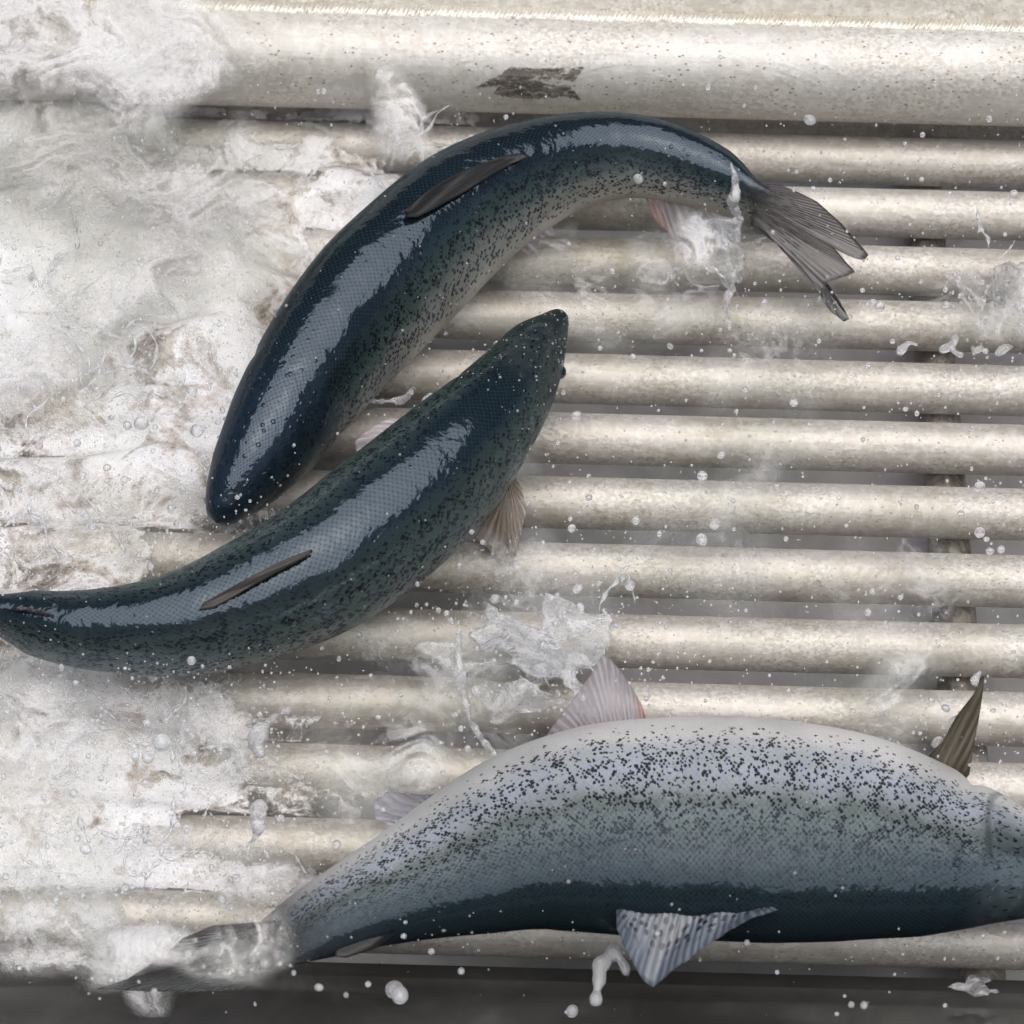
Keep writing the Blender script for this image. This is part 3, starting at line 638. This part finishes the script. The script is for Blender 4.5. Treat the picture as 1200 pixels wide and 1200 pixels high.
rid = warp2(1 - np.abs(fbm(shape2, L2, 9, 3, .4)) * 1.6)
veil = warp2(1 - np.abs(fbm(shape2, L2, 12, 4, .5)) * 2.6)
foam2 += .12 * warp2(fbm(shape2, L2, 14, 5, .6)) + .22 * np.clip(veil, 0, 1) + .08 * np.clip(rid, -1, 1)
env = np.zeros(nu) - .014
for u in TUBE_U: env = np.maximum(env, np.sqrt(np.maximum(TUBE_R ** 2 - (U - u) ** 2, 0)))
ker = np.hanning(13); ker /= ker.sum(); envs = np.convolve(np.pad(env, 6, 'edge'), ker, 'valid')
deep = np.clip(thick / 25, 0, 1)
base = envs[None, :] * (1 - .75 * deep) + .024 * .75 * deep
rough2 = (.0015 + .00018 * np.clip(thick + 10, 0, 40))
surf = base + thick * .001 * .75 + rough2 * (warp2(fbm(shape2, L2, 7, 4, .42)) * .9 + .8 * np.clip(rid, -.6, 1))
surf[thick < -6.5] = -.1
surf = np.minimum(surf, .1)
shape3 = (nx, nu, nh); L3 = (L2[0], L2[1], .135)
F = np.empty(shape3, np.float32); F[:] = H[None, None, :] - surf[..., None]
amp = (.0018 + .00016 * np.clip(thick + 8, 0, 45)).astype(np.float32)
F += amp[..., None] * fbm(shape3, L3, 16, 2, .5)
F[:, :, 0] = .01; F[0] = .01; F[-1] = .01; F[:, 0] = .01; F[:, -1] = .01
p, qd = isosurface(F, (xa, ua, H0), VX)
me = np_mesh('running_water', p, qd)
ix = np.clip(((p[:, 0] - xa) / VX).round().astype(int), 0, nx - 1); iu = np.clip(((p[:, 1] - ua) / VX).round().astype(int), 0, nu - 1)
fo = np.clip(foam2[ix, iu] + 3.0 * (p[:, 2] - base[ix, iu] - .012), 0, 1.3)
me.attributes.new('foam', 'FLOAT', 'POINT').data.foreach_set('value', fo.astype(np.float32))
me.attributes.new('dens', 'FLOAT', 'POINT').data.foreach_set('value', (np.clip((thick[ix, iu] + 7.5) / 17, 0, 1) * np.clip((p[:, 2] - env[iu]) / .010, .28, 1)).astype(np.float32))
water = link('water', me, M_FLOW, mw=GMAT); tag(water, kind='structure')
del F

# ---- thrown water: splashes, drips and drops
def liquid(name, label, chains, mat=None, vox=.0011, wob=.0016, freq=70, cat='splash', group=None, slim=.5):
    """one body of water from chains of (px, py, height m, radius px) joined smoothly."""
    S = []
    for ch in chains:
        ch = np.array(ch, float)
        if len(ch) > 1:
            d = np.r_[0, np.cumsum(np.hypot(*np.diff(ch[:, :2], axis=0).T))]; n = max(3, int(d[-1] / 2.5)); ch = interp(d, ch, np.linspace(0, d[-1], n))
        jit = np.exp(.28 * np.sin(np.cumsum(rng.uniform(.2, 1.3, len(ch)))))
        for (px, py, h, r), j_ in zip(ch, jit):
            r = r * (j_ * slim if len(ch) > 1 else 1); q = at(px, py, h); S.append((*q, max(r, .8) * depth(q) / FPX))
    S = np.array(S); org = S[:, :3].mean(0); P = S[:, :3] - org; lo = (P - S[:, 3:]).min(0) - .006; hi = (P + S[:, 3:]).max(0) + .006
    n = np.ceil((hi - lo) / vox).astype(int); ax = [lo[k] + np.arange(n[k]) * vox for k in range(3)]
    D = np.zeros(n, np.float32); kk = 900.0
    for (x, y, z, r) in np.c_[P, S[:, 3]]:
        c = np.array((x, y, z)); m = r + .006; sl = []
        for k in range(3):
            a0 = max(0, int((c[k] - m - lo[k]) / vox)); a1 = min(n[k], int((c[k] + m - lo[k]) / vox) + 2); sl.append(slice(a0, a1))
        g = np.sqrt((ax[0][sl[0]][:, None, None] - x) ** 2 + (ax[1][sl[1]][None, :, None] - y) ** 2 + (ax[2][sl[2]][None, None, :] - z) ** 2) - r
        D[tuple(sl)] += np.exp(np.clip(-kk * g, -30, 12))
    Fd = -np.log(D + 1e-9) / kk
    Fd = np.minimum(Fd, .006)
    if wob: Fd += (wob * fbm(tuple(n), tuple(n * vox), freq, 3, .6)).astype(np.float32) * (Fd < .0055)
    for k in range(3):
        e = [slice(None)] * 3; e[k] = 0; Fd[tuple(e)] = .004; e[k] = -1; Fd[tuple(e)] = .004
    p, qd = isosurface(Fd, lo, vox)
    if len(qd) == 0: return
    p, qd = largest(p, qd)
    me = np_mesh(name, p, qd)
    o = link(name, me, mat or M_DROP); o.location = Vector(org); return tag(o, label, cat, group)
def web(cx, cy, rx, ry, h, n, r0, r1, seed, ang=None, spread=math.pi):
    """ragged fingers of water thrown out from a point."""
    g = random.Random(seed); out = []
    for i in range(n):
        a = (ang if ang is not None else 0) + g.uniform(-spread, spread); L = g.uniform(.45, 1); bend = g.uniform(-.5, .5); pts = []
        for t in np.linspace(.05, 1, 6):
            aa = a + bend * t; pts.append((cx + rx * L * t * math.cos(aa), cy + ry * L * t * math.sin(aa), h + .05 * t * L * g.uniform(.6, 1), (r0 * (1 - t) + r1 * t) * g.uniform(.7, 1.35)))
        out.append(pts)
    return out
def sheet_geo(quad, hq, seed, cover=.0, n=150, thick=.0016, wave=.012):
    """a torn sheet of water between four picture corners (with heights), with holes and ragged rims."""
    g = np.random.default_rng(seed); uu, vv = np.meshgrid(np.linspace(0, 1, n), np.linspace(0, 1, n), indexing='ij')
    Q = [at(px, py, h) for (px, py), h in zip(quad, hq)]
    W = lambda a, b, c, d: (1-uu)[..., None]*(1-vv)[..., None]*a + uu[..., None]*(1-vv)[..., None]*b + uu[..., None]*vv[..., None]*c + (1-uu)[..., None]*vv[..., None]*d
    P = W(*Q); no = np.cross(Q[1] - Q[0], Q[3] - Q[0]); no /= np.linalg.norm(no); no = no if no @ (CAM - Q[0]) > 0 else -no
    size = (np.linalg.norm(Q[1] - Q[0]), np.linalg.norm(Q[3] - Q[0]))
    b1 = fbm((n, n), size, 14, 3, .5); hole = fbm((n, n), size, 26, 4, .6); rip = fbm((n, n), size, 60, 3, .6)
    edge = np.minimum.reduce([uu, 1 - uu, vv, 1 - vv]) * 4
    T = thick * np.clip(.55 + cover + .55 * hole - np.clip(.8 - edge, 0, 1) * 1.6, -1, 1.6)
    C = P + (no * (b1 * wave + .02 * np.sin(math.pi * uu) * np.sin(math.pi * vv))[..., None])
    # thicker rims round the holes
    rim = np.exp(-((T / thick - .12) / .16) ** 2) * thick * 1.1
    Tt = np.where(T > 0, T * .6 + rim + .0003 + .0005 * np.abs(rip), 0)
    A = (C + no * Tt[..., None]).reshape(-1, 3); B = (C - no * Tt[..., None]).reshape(-1, 3)
    keep = T > 0; idx = np.arange(n * n).reshape(n, n); ok = keep[:-1, :-1] & keep[1:, :-1] & keep[1:, 1:] & keep[:-1, 1:]
    f = np.stack([idx[:-1, :-1], idx[1:, :-1], idx[1:, 1:], idx[:-1, 1:]], -1)[ok]; N = n * n
    edges = {}
    for q_ in f:
        for a, b in zip(q_, np.roll(q_, -1)): edges[(a, b)] = 1
    side = np.array([(a, a + N, b + N, b) for (a, b) in edges if (b, a) not in edges])
    allf = np.concatenate([f[:, ::-1] + N, f, side[:, ::-1]]); allv = np.concatenate([A, B])
    used = np.unique(allf); mp = np.zeros(len(allv), int); mp[used] = np.arange(len(used))
    return allv[used], mp[allf]
def pane_splash(name, label, quad, hq, mat, seed, cover=.0, n=150, thick=.0016, cat='splash'):
    v, f = largest(*sheet_geo(quad, hq, seed, cover, n, thick)); org = v.mean(0)
    o = link(name, np_mesh(name, v - org, f), mat); o.location = Vector(org); return tag(o, label, cat)
# churning white water: smooth veils tumbling over each other, thinning to nothing at their rims
def veil_geo(quad, hq, seed, power=1.0, n=64, thick=.0008):
    g = np.random.default_rng(seed); uu, vv = np.meshgrid(np.linspace(0, 1, n), np.linspace(0, 1, n), indexing='ij')
    Q = [at(px, py, h) for (px, py), h in zip(quad, hq)]
    P = ((1-uu)*(1-vv))[..., None]*Q[0] + (uu*(1-vv))[..., None]*Q[1] + (uu*vv)[..., None]*Q[2] + ((1-uu)*vv)[..., None]*Q[3]
    no = np.cross(Q[1] - Q[0], Q[3] - Q[0]); no /= np.linalg.norm(no); no = no if no @ (CAM - Q[0]) > 0 else -no
    size = (np.linalg.norm(Q[1] - Q[0]), np.linalg.norm(Q[3] - Q[0]))
    P = P + no * ((fbm((n, n), size, 9, 3, .45) * .007 + .012 * np.sin(math.pi * uu) * np.sin(math.pi * vv))[..., None])
    wu = uu + .16 * fbm((n, n), size, 9, 3, .6); wv_ = vv + .16 * fbm((n, n), size, 9, 3, .6)
    r = np.sqrt(((wu - .5) / .5) ** 2 + ((wv_ - .5) / .5) ** 2); e_ = np.minimum.reduce([uu, 1 - uu, vv, 1 - vv]) * 2.6
    d = np.clip((1 - r) * 1.7, 0, 1) * np.clip(e_, 0, 1) * power
    A = (P + no * thick).reshape(-1, 3); B = (P - no * thick).reshape(-1, 3); N = n * n; idx = np.arange(N).reshape(n, n)
    f = np.stack([idx[:-1, :-1], idx[1:, :-1], idx[1:, 1:], idx[:-1, 1:]], -1).reshape(-1, 4)
    keep = (d.reshape(-1)[f] > .0).any(1); f = f[keep]
    return np.concatenate([A, B]), np.concatenate([f, f[:, ::-1] + N]), np.tile(d.reshape(-1), 2), np.full(2 * N, .5 + g.uniform(-.25, .35))
gg = random.Random(21); VS = []
for cx, cy, sx, sy, h0, h1, cnt, cov, sz in ((90, 150, 120, 80, .07, .12, 3, .65, 2.0), (60, 330, 120, 90, .05, .09, 2, .75, 1.7), (240, 280, 70, 80, .04, .08, 2, .6, 1.3), (110, 450, 140, 50, .04, .07, 2, .65, 1.4), (60, 840, 120, 80, .04, .07, 2, .65, 1.6), (130, 1010, 140, 70, .035, .06, 2, .6, 1.5),
    (310, 900, 110, 80, .035, .05, 2, .5, 1.3), (100, 590, 120, 50, .035, .05, 2, .45, 1.3), (600, 770, 80, 90, .04, .06, 4, .45, 1.3), (800, 290, 90, 40, .04, .08, 3, .42, 1.1), (640, 300, 80, 50, .03, .04, 3, .42, 1.3), (520, 500, 80, 100, .03, .04, 2, .4, 1.1), (480, 900, 90, 50, .035, .05, 3, .45, 1.3), (1170, 340, 30, 50, .04, .07, 2, .42, .8), (1080, 830, 50, 40, .04, .07, 3, .45, .9), (900, 560, 160, 160, .03, .035, 4, .36, 1.3), (180, 1120, 90, 25, .035, .06, 3, .9, .7)):
    for _ in range(cnt):
        x_, y_ = cx + sx * gg.uniform(-1, 1), cy + sy * gg.uniform(-1, 1); a_ = gg.uniform(-.9, .9); L_, W_ = gg.uniform(70, 130) * sz, gg.uniform(45, 90) * sz; ca, sa = math.cos(a_), math.sin(a_)
        quad = [(x_ + ca * dx * L_ - sa * dy * W_ + gg.uniform(-18, 18), y_ + sa * dx * L_ + ca * dy * W_ + gg.uniform(-18, 18)) for dx, dy in ((-1, -1), (1, -1), (1, 1), (-1, 1))]
        hs = [max(.02, gg.uniform(h0, h1) + d_) for d_ in (.008, .008, -.008, -.008)]
        VS.append(veil_geo(quad, hs, gg.randrange(9999), cov * gg.uniform(.7, 1.1)))
VS.append(veil_geo([(-300, -160), (270, -110), (330, 190), (-300, 260)], [.165, .165, .11, .11], 77, 1.0, 90)); VS.append(veil_geo([(-260, -140), (330, -60), (360, 170), (-200, 220)], [.17, .17, .12, .12], 79, 1.15, 90))
VS.append(veil_geo([(425, 60), (470, 70), (560, 185), (430, 215)], [.15, .14, .09, .07], 78, 1.25, 70)); VS.append(veil_geo([(420, 70), (480, 85), (540, 200), (440, 205)], [.14, .13, .08, .06], 81, 1.2, 70))
for q_, h_, d_, sd_ in (([(85, 1080), (270, 1070), (290, 1160), (95, 1180)], .14, .95, 101), ([(210, 1060), (360, 1050), (355, 1150), (225, 1172)], .17, .85, 102), ([(150, 1090), (330, 1080), (330, 1165), (160, 1175)], .16, .7, 103), ([(770, 225), (890, 250), (890, 370), (770, 340)], .11, .75, 104), ([(1140, 270), (1240, 270), (1240, 410), (1130, 400)], .07, .65, 105), ([(80, 1085), (215, 1080), (225, 1150), (90, 1176)], .10, .9, 91), ([(-60, 1100), (170, 1105), (170, 1160), (-60, 1165)], .03, .9, 94), ([(60, 1118), (300, 1120), (320, 1172), (80, 1176)], .03, .8, 95), ([(230, 1020), (400, 990), (400, 1050), (250, 1110)], .05, .7, 97), ([(-40, 1060), (150, 1050), (170, 1135), (-40, 1140)], .05, .9, 98)):
    VS.append(veil_geo(q_, [h_] * 4, sd_, d_))
off = np.cumsum([0] + [len(x[0]) for x in VS])
cm = np_mesh('foam', np.concatenate([x[0] for x in VS]) - ORG, np.concatenate([x[1] + o_ for x, o_ in zip(VS, off)]))
for k_, nm in ((2, 'dens'), (3, 'foam')): cm.attributes.new(nm, 'FLOAT', 'POINT').data.foreach_set('value', np.concatenate([x[k_] for x in VS]).astype(np.float32))
churn = link('foam', cm, M_VEIL); churn.location = Vector(ORG)
tag(churn, 'churning white water thrown over the left of the grating', 'foam', kind='stuff')


# thin strands of water churning over the left of the grating
V_, F_ = [], []; nv_ = 0
def strand(pts, rad):
    P = np.array(pts); T = np.gradient(P, axis=0); T /= np.linalg.norm(T, axis=1)[:, None] + 1e-9; a = np.cross(T, GN); a /= np.linalg.norm(a, axis=1)[:, None] + 1e-9; b = np.cross(T, a)
    th = np.linspace(0, 2 * math.pi, 6, endpoint=False); v = (P[:, None] + rad[:, None, None] * (np.cos(th)[None, :, None] * a[:, None] + np.sin(th)[None, :, None] * b[:, None])).reshape(-1, 3); n = len(P)
    return v, np.array([(i*6+k, i*6+(k+1) % 6, (i+1)*6+(k+1) % 6, (i+1)*6+k) for i in range(n - 1) for k in range(6)])
for cx, cy, sx, sy, h0, h1, cnt in ((110, 200, 150, 120, .06, .10, 26), (100, 400, 170, 110, .05, .08, 40), (90, 850, 150, 90, .04, .07, 36), (160, 1010, 170, 90, .04, .06, 34), (90, 600, 130, 50, .035, .05, 12), (640, 780, 90, 90, .04, .07, 16), (830, 310, 60, 50, .05, .10, 8), (1165, 350, 30, 40, .04, .07, 8), (470, 150, 40, 30, .05, .10, 6)):
    for _ in range(cnt):
        n = gg.randrange(10, 26); x_, y_ = cx + sx * gg.gauss(0, .55), cy + sy * gg.gauss(0, .55); a_ = gg.uniform(0, 6.28); da = gg.uniform(-.09, .09); h = gg.uniform(h0, h1); pts = []
        for k in range(n): a_ += da + gg.gauss(0, .16); x_ += 3.0 * math.cos(a_); y_ += 3.0 * math.sin(a_); h += gg.gauss(0, .0008); pts.append(at(x_, y_, max(.026, h)))
        t = np.linspace(0, 1, n); r = gg.uniform(.6, 2.4) * .0008 * (np.sin(math.pi * t) ** .5 + .04) * (1 + .6 * np.sin(t * gg.uniform(6, 25) + gg.uniform(0, 6)))
        v, f = strand(pts, r); V_.append(v); F_.append(f + nv_); nv_ += len(v)
scraps = link('foam_strands', np_mesh('foam_strands', np.concatenate(V_) - ORG, np.concatenate(F_)), M_DROP); scraps.location = Vector(ORG)
tag(scraps, 'thin clear strands of churning water', 'water', kind='stuff')

pane_splash('water_splash', 'clear torn sheet of water leaping beside the pink fin of the silver fish', [(536, 690), (640, 735), (735, 850), (545, 880)], (.10, .07, .05, .035), M_SPLASH, 3, .25)
pane_splash('water_splash', 'ragged clear splash behind the pink fin, just above the silver belly', [(640, 700), (720, 720), (700, 850), (590, 880)], (.06, .06, .05, .04), M_SPLASH, 5, -.05)
liquid('water_splash', 'thin finger of water pointing up below the brown pectoral fin', [[(538, 668, .10, 7), (541, 690, .10, 8), (545, 715, .10, 7), (560, 740, .09, 5), (600, 770, .08, 4), (650, 800, .075, 4), (690, 822, .07, 3)], [(541, 700, .1, 5), (538, 740, .09, 3.5), (540, 800, .07, 3.5), (560, 860, .05, 3), (590, 895, .05, 3)]], M_ROPE)
pane_splash('water_splash', 'curved veil of clear water entering at the right edge of the grating', [(1178, 268), (1262, 270), (1262, 405), (1138, 372)], (.09, .10, .05, .035), M_CLEAR, 11, .05)
liquid('water_splash', 'lacy rim of water climbing along the right edge', [[(1200, 268, .09, 5), (1184, 290, .085, 5), (1172, 320, .075, 4), (1165, 345, .06, 5), (1172, 365, .05, 6), (1200, 360, .05, 5)], [(1172, 322, .075, 3), (1150, 345, .06, 2), (1138, 362, .05, 2)], [(1165, 350, .05, 4), (1158, 370, .05, 7), (1150, 380, .05, 4)]], M_ROPE)
liquid('water_splash', 'thin strand of water lying across the tail of the bent fish', [[(842, 172, .175, 4), (856, 190, .175, 5), (862, 215, .165, 5), (858, 240, .15, 6), (868, 258, .13, 4)]], M_ROPE)
pane_splash('water_splash', 'torn clear sheet dripping from under the bent fish near its tail', [(770, 232), (880, 255), (880, 350), (790, 330)], (.12, .12, .08, .08), M_CLEAR, 53, -.22, 130)
liquid('water_splash', 'thin looping trails of water below the tail of the bent fish', [[(835, 262, .12, 6), (830, 290, .1, 3.5), (845, 318, .09, 2.5), (860, 340, .08, 2.5)], [(868, 258, .12, 4), (862, 285, .1, 3), (868, 300, .1, 4), (858, 330, .09, 3.5), (850, 360, .07, 3), (856, 385, .06, 2.5)], [(845, 318, .09, 2.5), (858, 330, .09, 3.5)], [(835, 262, .12, 6), (868, 258, .12, 4)]], M_ROPE)
liquid('water_splash', 'beaded string of water falling from the tip of the grey dorsal fin', [[(722, 1112, .1, 6), (712, 1122, .1, 6), (703, 1130, .1, 7)], [(703, 1130, .1, 6), (702, 1144, .1, 7), (700, 1160, .1, 4.5), (698, 1172, .1, 6)], [(723, 1115, .1, 4), (732, 1132, .1, 5), (734, 1140, .1, 3)]], M_DROP, wob=.0007, slim=.85)
liquid('water_splash', 'bean shaped lump of water with a curled top, left of the tubes', [[(338, 832, .1, 4), (328, 838, .1, 6), (312, 848, .1, 11), (303, 860, .1, 15), (303, 876, .1, 13), (306, 883, .1, 10)]], M_ROPE, wob=.0012)
liquid('water_splash', 'round blob of water trailing a thin tail below the curled lump', [[(304, 944, .1, 14), (303, 955, .1, 17), (304, 966, .1, 13), (300, 980, .1, 7), (292, 992, .09, 4), (289, 1005, .09, 2)]], M_ROPE, wob=.0010)
liquid('water_splash', 'small ropes of water between the two dark fish', [[(433, 470, .06, 4), (455, 470, .06, 5), (475, 466, .06, 4), (485, 455, .06, 3)], [(448, 470, .06, 3), (452, 455, .06, 3)], [(484, 408, .1, 6), (498, 420, .09, 4), (512, 432, .08, 3), (524, 450, .07, 4)]], M_ROPE, wob=.001)
liquid('water_drop', 'large white drop on the edge of the green speckled fish', [[(498, 470, .12, 9), (505, 466, .12, 9)]], M_ROPE, wob=.0008, cat='water drop')
for t_, ch in (('leftmost lump of clear water before the right support, two drops side by side', [[(1055, 412, .05, 8), (1066, 402, .05, 5), (1074, 404, .05, 4)]]), ('second lump of clear water from the left before the right support, with a stem', [[(1104, 410, .05, 5), (1114, 405, .05, 6), (1120, 395, .05, 4), (1118, 412, .05, 4), (1126, 416, .05, 5)]]),
    ('short lump of clear water just right of the right support', [[(1142, 412, .05, 6), (1150, 408, .05, 5)]]), ('rightmost lump of clear water beyond the right support', [[(1170, 414, .05, 7), (1178, 408, .05, 6), (1186, 406, .05, 4)]])):
    liquid('water_drop', t_, ch, M_DROP, wob=.0006, cat='water drop', group='lumps of water round the right support')
liquid('water_splash', 'splash of clear water at the foot of the right support', [[(1100, 1160, .03, 4), (1120, 1156, .03, 6), (1140, 1158, .03, 9), (1162, 1160, .03, 6), (1178, 1164, .02, 3)], [(1135, 1150, .03, 8), (1160, 1148, .03, 6)]], M_ROPE, wob=.0022, freq=60)
for t_, ch in (('bead of water at the left foot of the upright brown fin', [[(1096, 872, .1, 6), (1100, 866, .1, 4)]]), ('frothy lump of water against the left side of the upright brown fin', [[(1116, 848, .12, 9), (1122, 840, .12, 7), (1128, 856, .12, 6)]]),
    ('bead of water capping the tip of the upright brown fin', [[(1148, 788, .13, 6), (1142, 800, .13, 7), (1150, 808, .13, 3)]])):
    liquid('water_drop', t_, ch, M_SPLASH, wob=.001, cat='water drop', group='beads of water round the upright fin')

g0 = random.Random(12)
beads = [(g0.gauss(200, 70), g0.gauss(1122, 22), g0.uniform(1.5, 5.5)) for _ in range(26)]
# single drops in the air: each an object
def ico(sub, name):
    bm = bmesh.new(); bmesh.ops.create_icosphere(bm, subdivisions=sub, radius=1); me = bpy.data.meshes.new(name); bm.to_mesh(me); bm.free()
    me.polygons.foreach_set('use_smooth', [True] * len(me.polygons)); me.materials.append(M_DROP); return me
DROP_ME = ico(3, 'water_drop')
KNOWN = [(677,690,6.5),(680,712,5.5),(738,686,6),(580,702,5.5),(822,632,6.5),(1148,570,7),(1148,624,6.5),(1156,632,3.5),(1160,646,4.5),(1173,644,4.5),(823,558,6),(676,487,6),(670,619,5),(703,408,3),(830,102,3.5),(1080,210,3),
 (749,1020,4),(690,583,4),(745,610,5),(837,614,6.5),(823,634,6),(750,850,5),(1017,718,4),(660,460,3),(742,418,3.4),(1022,693,3.5),(1055,700,3),(1108,830,5),(930,472,5),(873,456,4),(910,570,3.2),(770,1094,3),
 (189,870,11),(158,886,6),(173,888,7.5),(118,912,4),(100,995,7),(90,983,4),(70,723,11),(163,738,5),(173,754,4),(329,722,4),(46,730,3),(71,737,2.6),(71,749,2.5),(116,742,2.2),(462,1160,11),(468,1166,10),(670,1185,7.5),(405,1166,3.5),(390,1092,5),(505,1115,4),(540,1138,4),(1100,960,2.5),(1012,1178,5),
 (100,605,5),(97,600,4),(15,610,3.5),(108,618,4),(125,548,5),(145,562,4.5),(124,574,3.5),(225,458,5),(165,496,8),(230,505,8),(12,570,4),(820,102,2),(1060,168,2.2),(930,222,3),(905,272,3),(888,285,5),(916,278,3),(985,310,5),(990,318,3),(855,345,4),(895,355,4.5),(1010,340,3),(1022,355,5),(1016,357,4),(1030,359,6),(1045,400,3),(960,350,3)]
drops = [(px + i * .01, py, r, random.uniform(.05, .16)) for i, (px, py, r) in enumerate(KNOWN)]
drops += [(px, py, r, .15) for px, py, r in beads]
g = random.Random(4)
while len(drops) < 250:
    px, py = g.uniform(0, 1200), g.uniform(30, 1180)
    d = .35 + .65 * math.exp(-((px - 620) / 260) ** 2 - ((py - 720) / 160) ** 2) + .5 * math.exp(-((px - 950) / 140) ** 2 - ((py - 350) / 110) ** 2) + .5 * math.exp(-((px - 1130) / 90) ** 2 - ((py - 860) / 60) ** 2) + .4 * (px < 330 and py > 800) + .4 * (px < 300 and 540 < py < 700)
    if g.random() > d * .8: continue
    drops.append((px, py, min(7, 1.5 + abs(g.gauss(0, 1.6))), g.uniform(.03, .16)))
ORD = 'first second third fourth fifth sixth seventh eighth ninth tenth eleventh twelfth thirteenth fourteenth'.split()
def drop_key(px, py, r):
    size = 'tiny' if r < 2.6 else 'small' if r < 4.5 else 'plump'
    rows = [y + (px - 1000) * .026 for y in TUBE_Y]; n = int(np.argmin([abs(y - py) for y in rows]))
    if py < 130 + (px - 1000) * .03: return size, 'before the fat top rail'
    if py > 1140: return size, 'over the dark wet plate at the foot'
    return size, f'by the {ORD[n]} tube below the rail'
lists = {}
for d_ in drops: lists.setdefault(drop_key(*d_[:3]), []).append(d_[0])
def drop_label(px, py, r):
    k_ = drop_key(px, py, r); i = sorted(lists[k_]).index(px); nth = ORD[i] if i < len(ORD) else f'{i + 1}th'
    return f'{k_[0]} clear drop {k_[1]}, {nth} such from left', f'{k_[0]} drops {k_[1]}'
for px, py, r, h in drops:
    o = bpy.data.objects.new('water_drop', DROP_ME); COL.objects.link(o); c = at(px, py, h); k = r * depth(c) / FPX
    o.location = Vector(c); o.scale = (k * g.uniform(.85, 1.1), k, k * g.uniform(.85, 1.25)); o.rotation_euler = (g.uniform(0, 3), g.uniform(0, 3), 0)
    l, gr = drop_label(px, py, r); tag(o, l, 'water drop', gr)
# fine spray: too many to count
bm = bmesh.new(); bmesh.ops.create_icosphere(bm, subdivisions=2, radius=1); sv = np.array([v.co[:] for v in bm.verts]); sf = np.array([[v.index for v in f.verts] for f in bm.faces]); bm.free()
P, Q = [], []; ns = 0
while ns < 9000:
    px, py = g.uniform(-20, 1220), g.uniform(10, 1190)
    d = .16 * (py < 1125) + .03 + .9 * math.exp(-((px - 620) / 170) ** 2 - ((py - 760) / 110) ** 2) + .6 * math.exp(-((px - 900) / 120) ** 2 - ((py - 320) / 90) ** 2) + .7 * math.exp(-((px - 1160) / 60) ** 2 - ((py - 360) / 70) ** 2) + .7 * math.exp(-((px - 1100) / 80) ** 2 - ((py - 850) / 50) ** 2) + .85 * (px < 330) * (540 < py < 1105) + .8 * (px < 300) * (150 < py < 541)
    if g.random() > d: continue
    c = at(px, py, g.uniform(.028, .15)); k = min(6 if px < 340 else 3.2, .45 + abs(g.gauss(0, .6)) * (2.8 if g.random() < .14 else 1)) * .0008
    P.append(sv * (k * g.uniform(.8, 1.2), k, k * g.uniform(.8, 1.4)) + c - ORG); Q.append(sf + ns * len(sv)); ns += 1
for fish, lo_, hi_, cnt in ((fb, .01, .24, 190), (fb, .2, .95, 90), (fa, .02, .95, 110), (fc, .3, .98, 150)):
    for _ in range(cnt):
        al_ = g.uniform(lo_, hi_); c = fish.pt(al_, g.uniform(-2.2, 2.2), 1.0); k = min(2.6, .5 + abs(g.gauss(0, .7))) * .0008
        P.append(sv * k + c - ORG); Q.append(sf + ns * len(sv)); ns += 1
spray = link('spray', np_mesh('spray', np.concatenate(P), np.concatenate(Q)), M_DROP); spray.location = Vector(ORG); tag(spray, 'fine spray of tiny water drops over the whole grating', 'spray', kind='stuff')
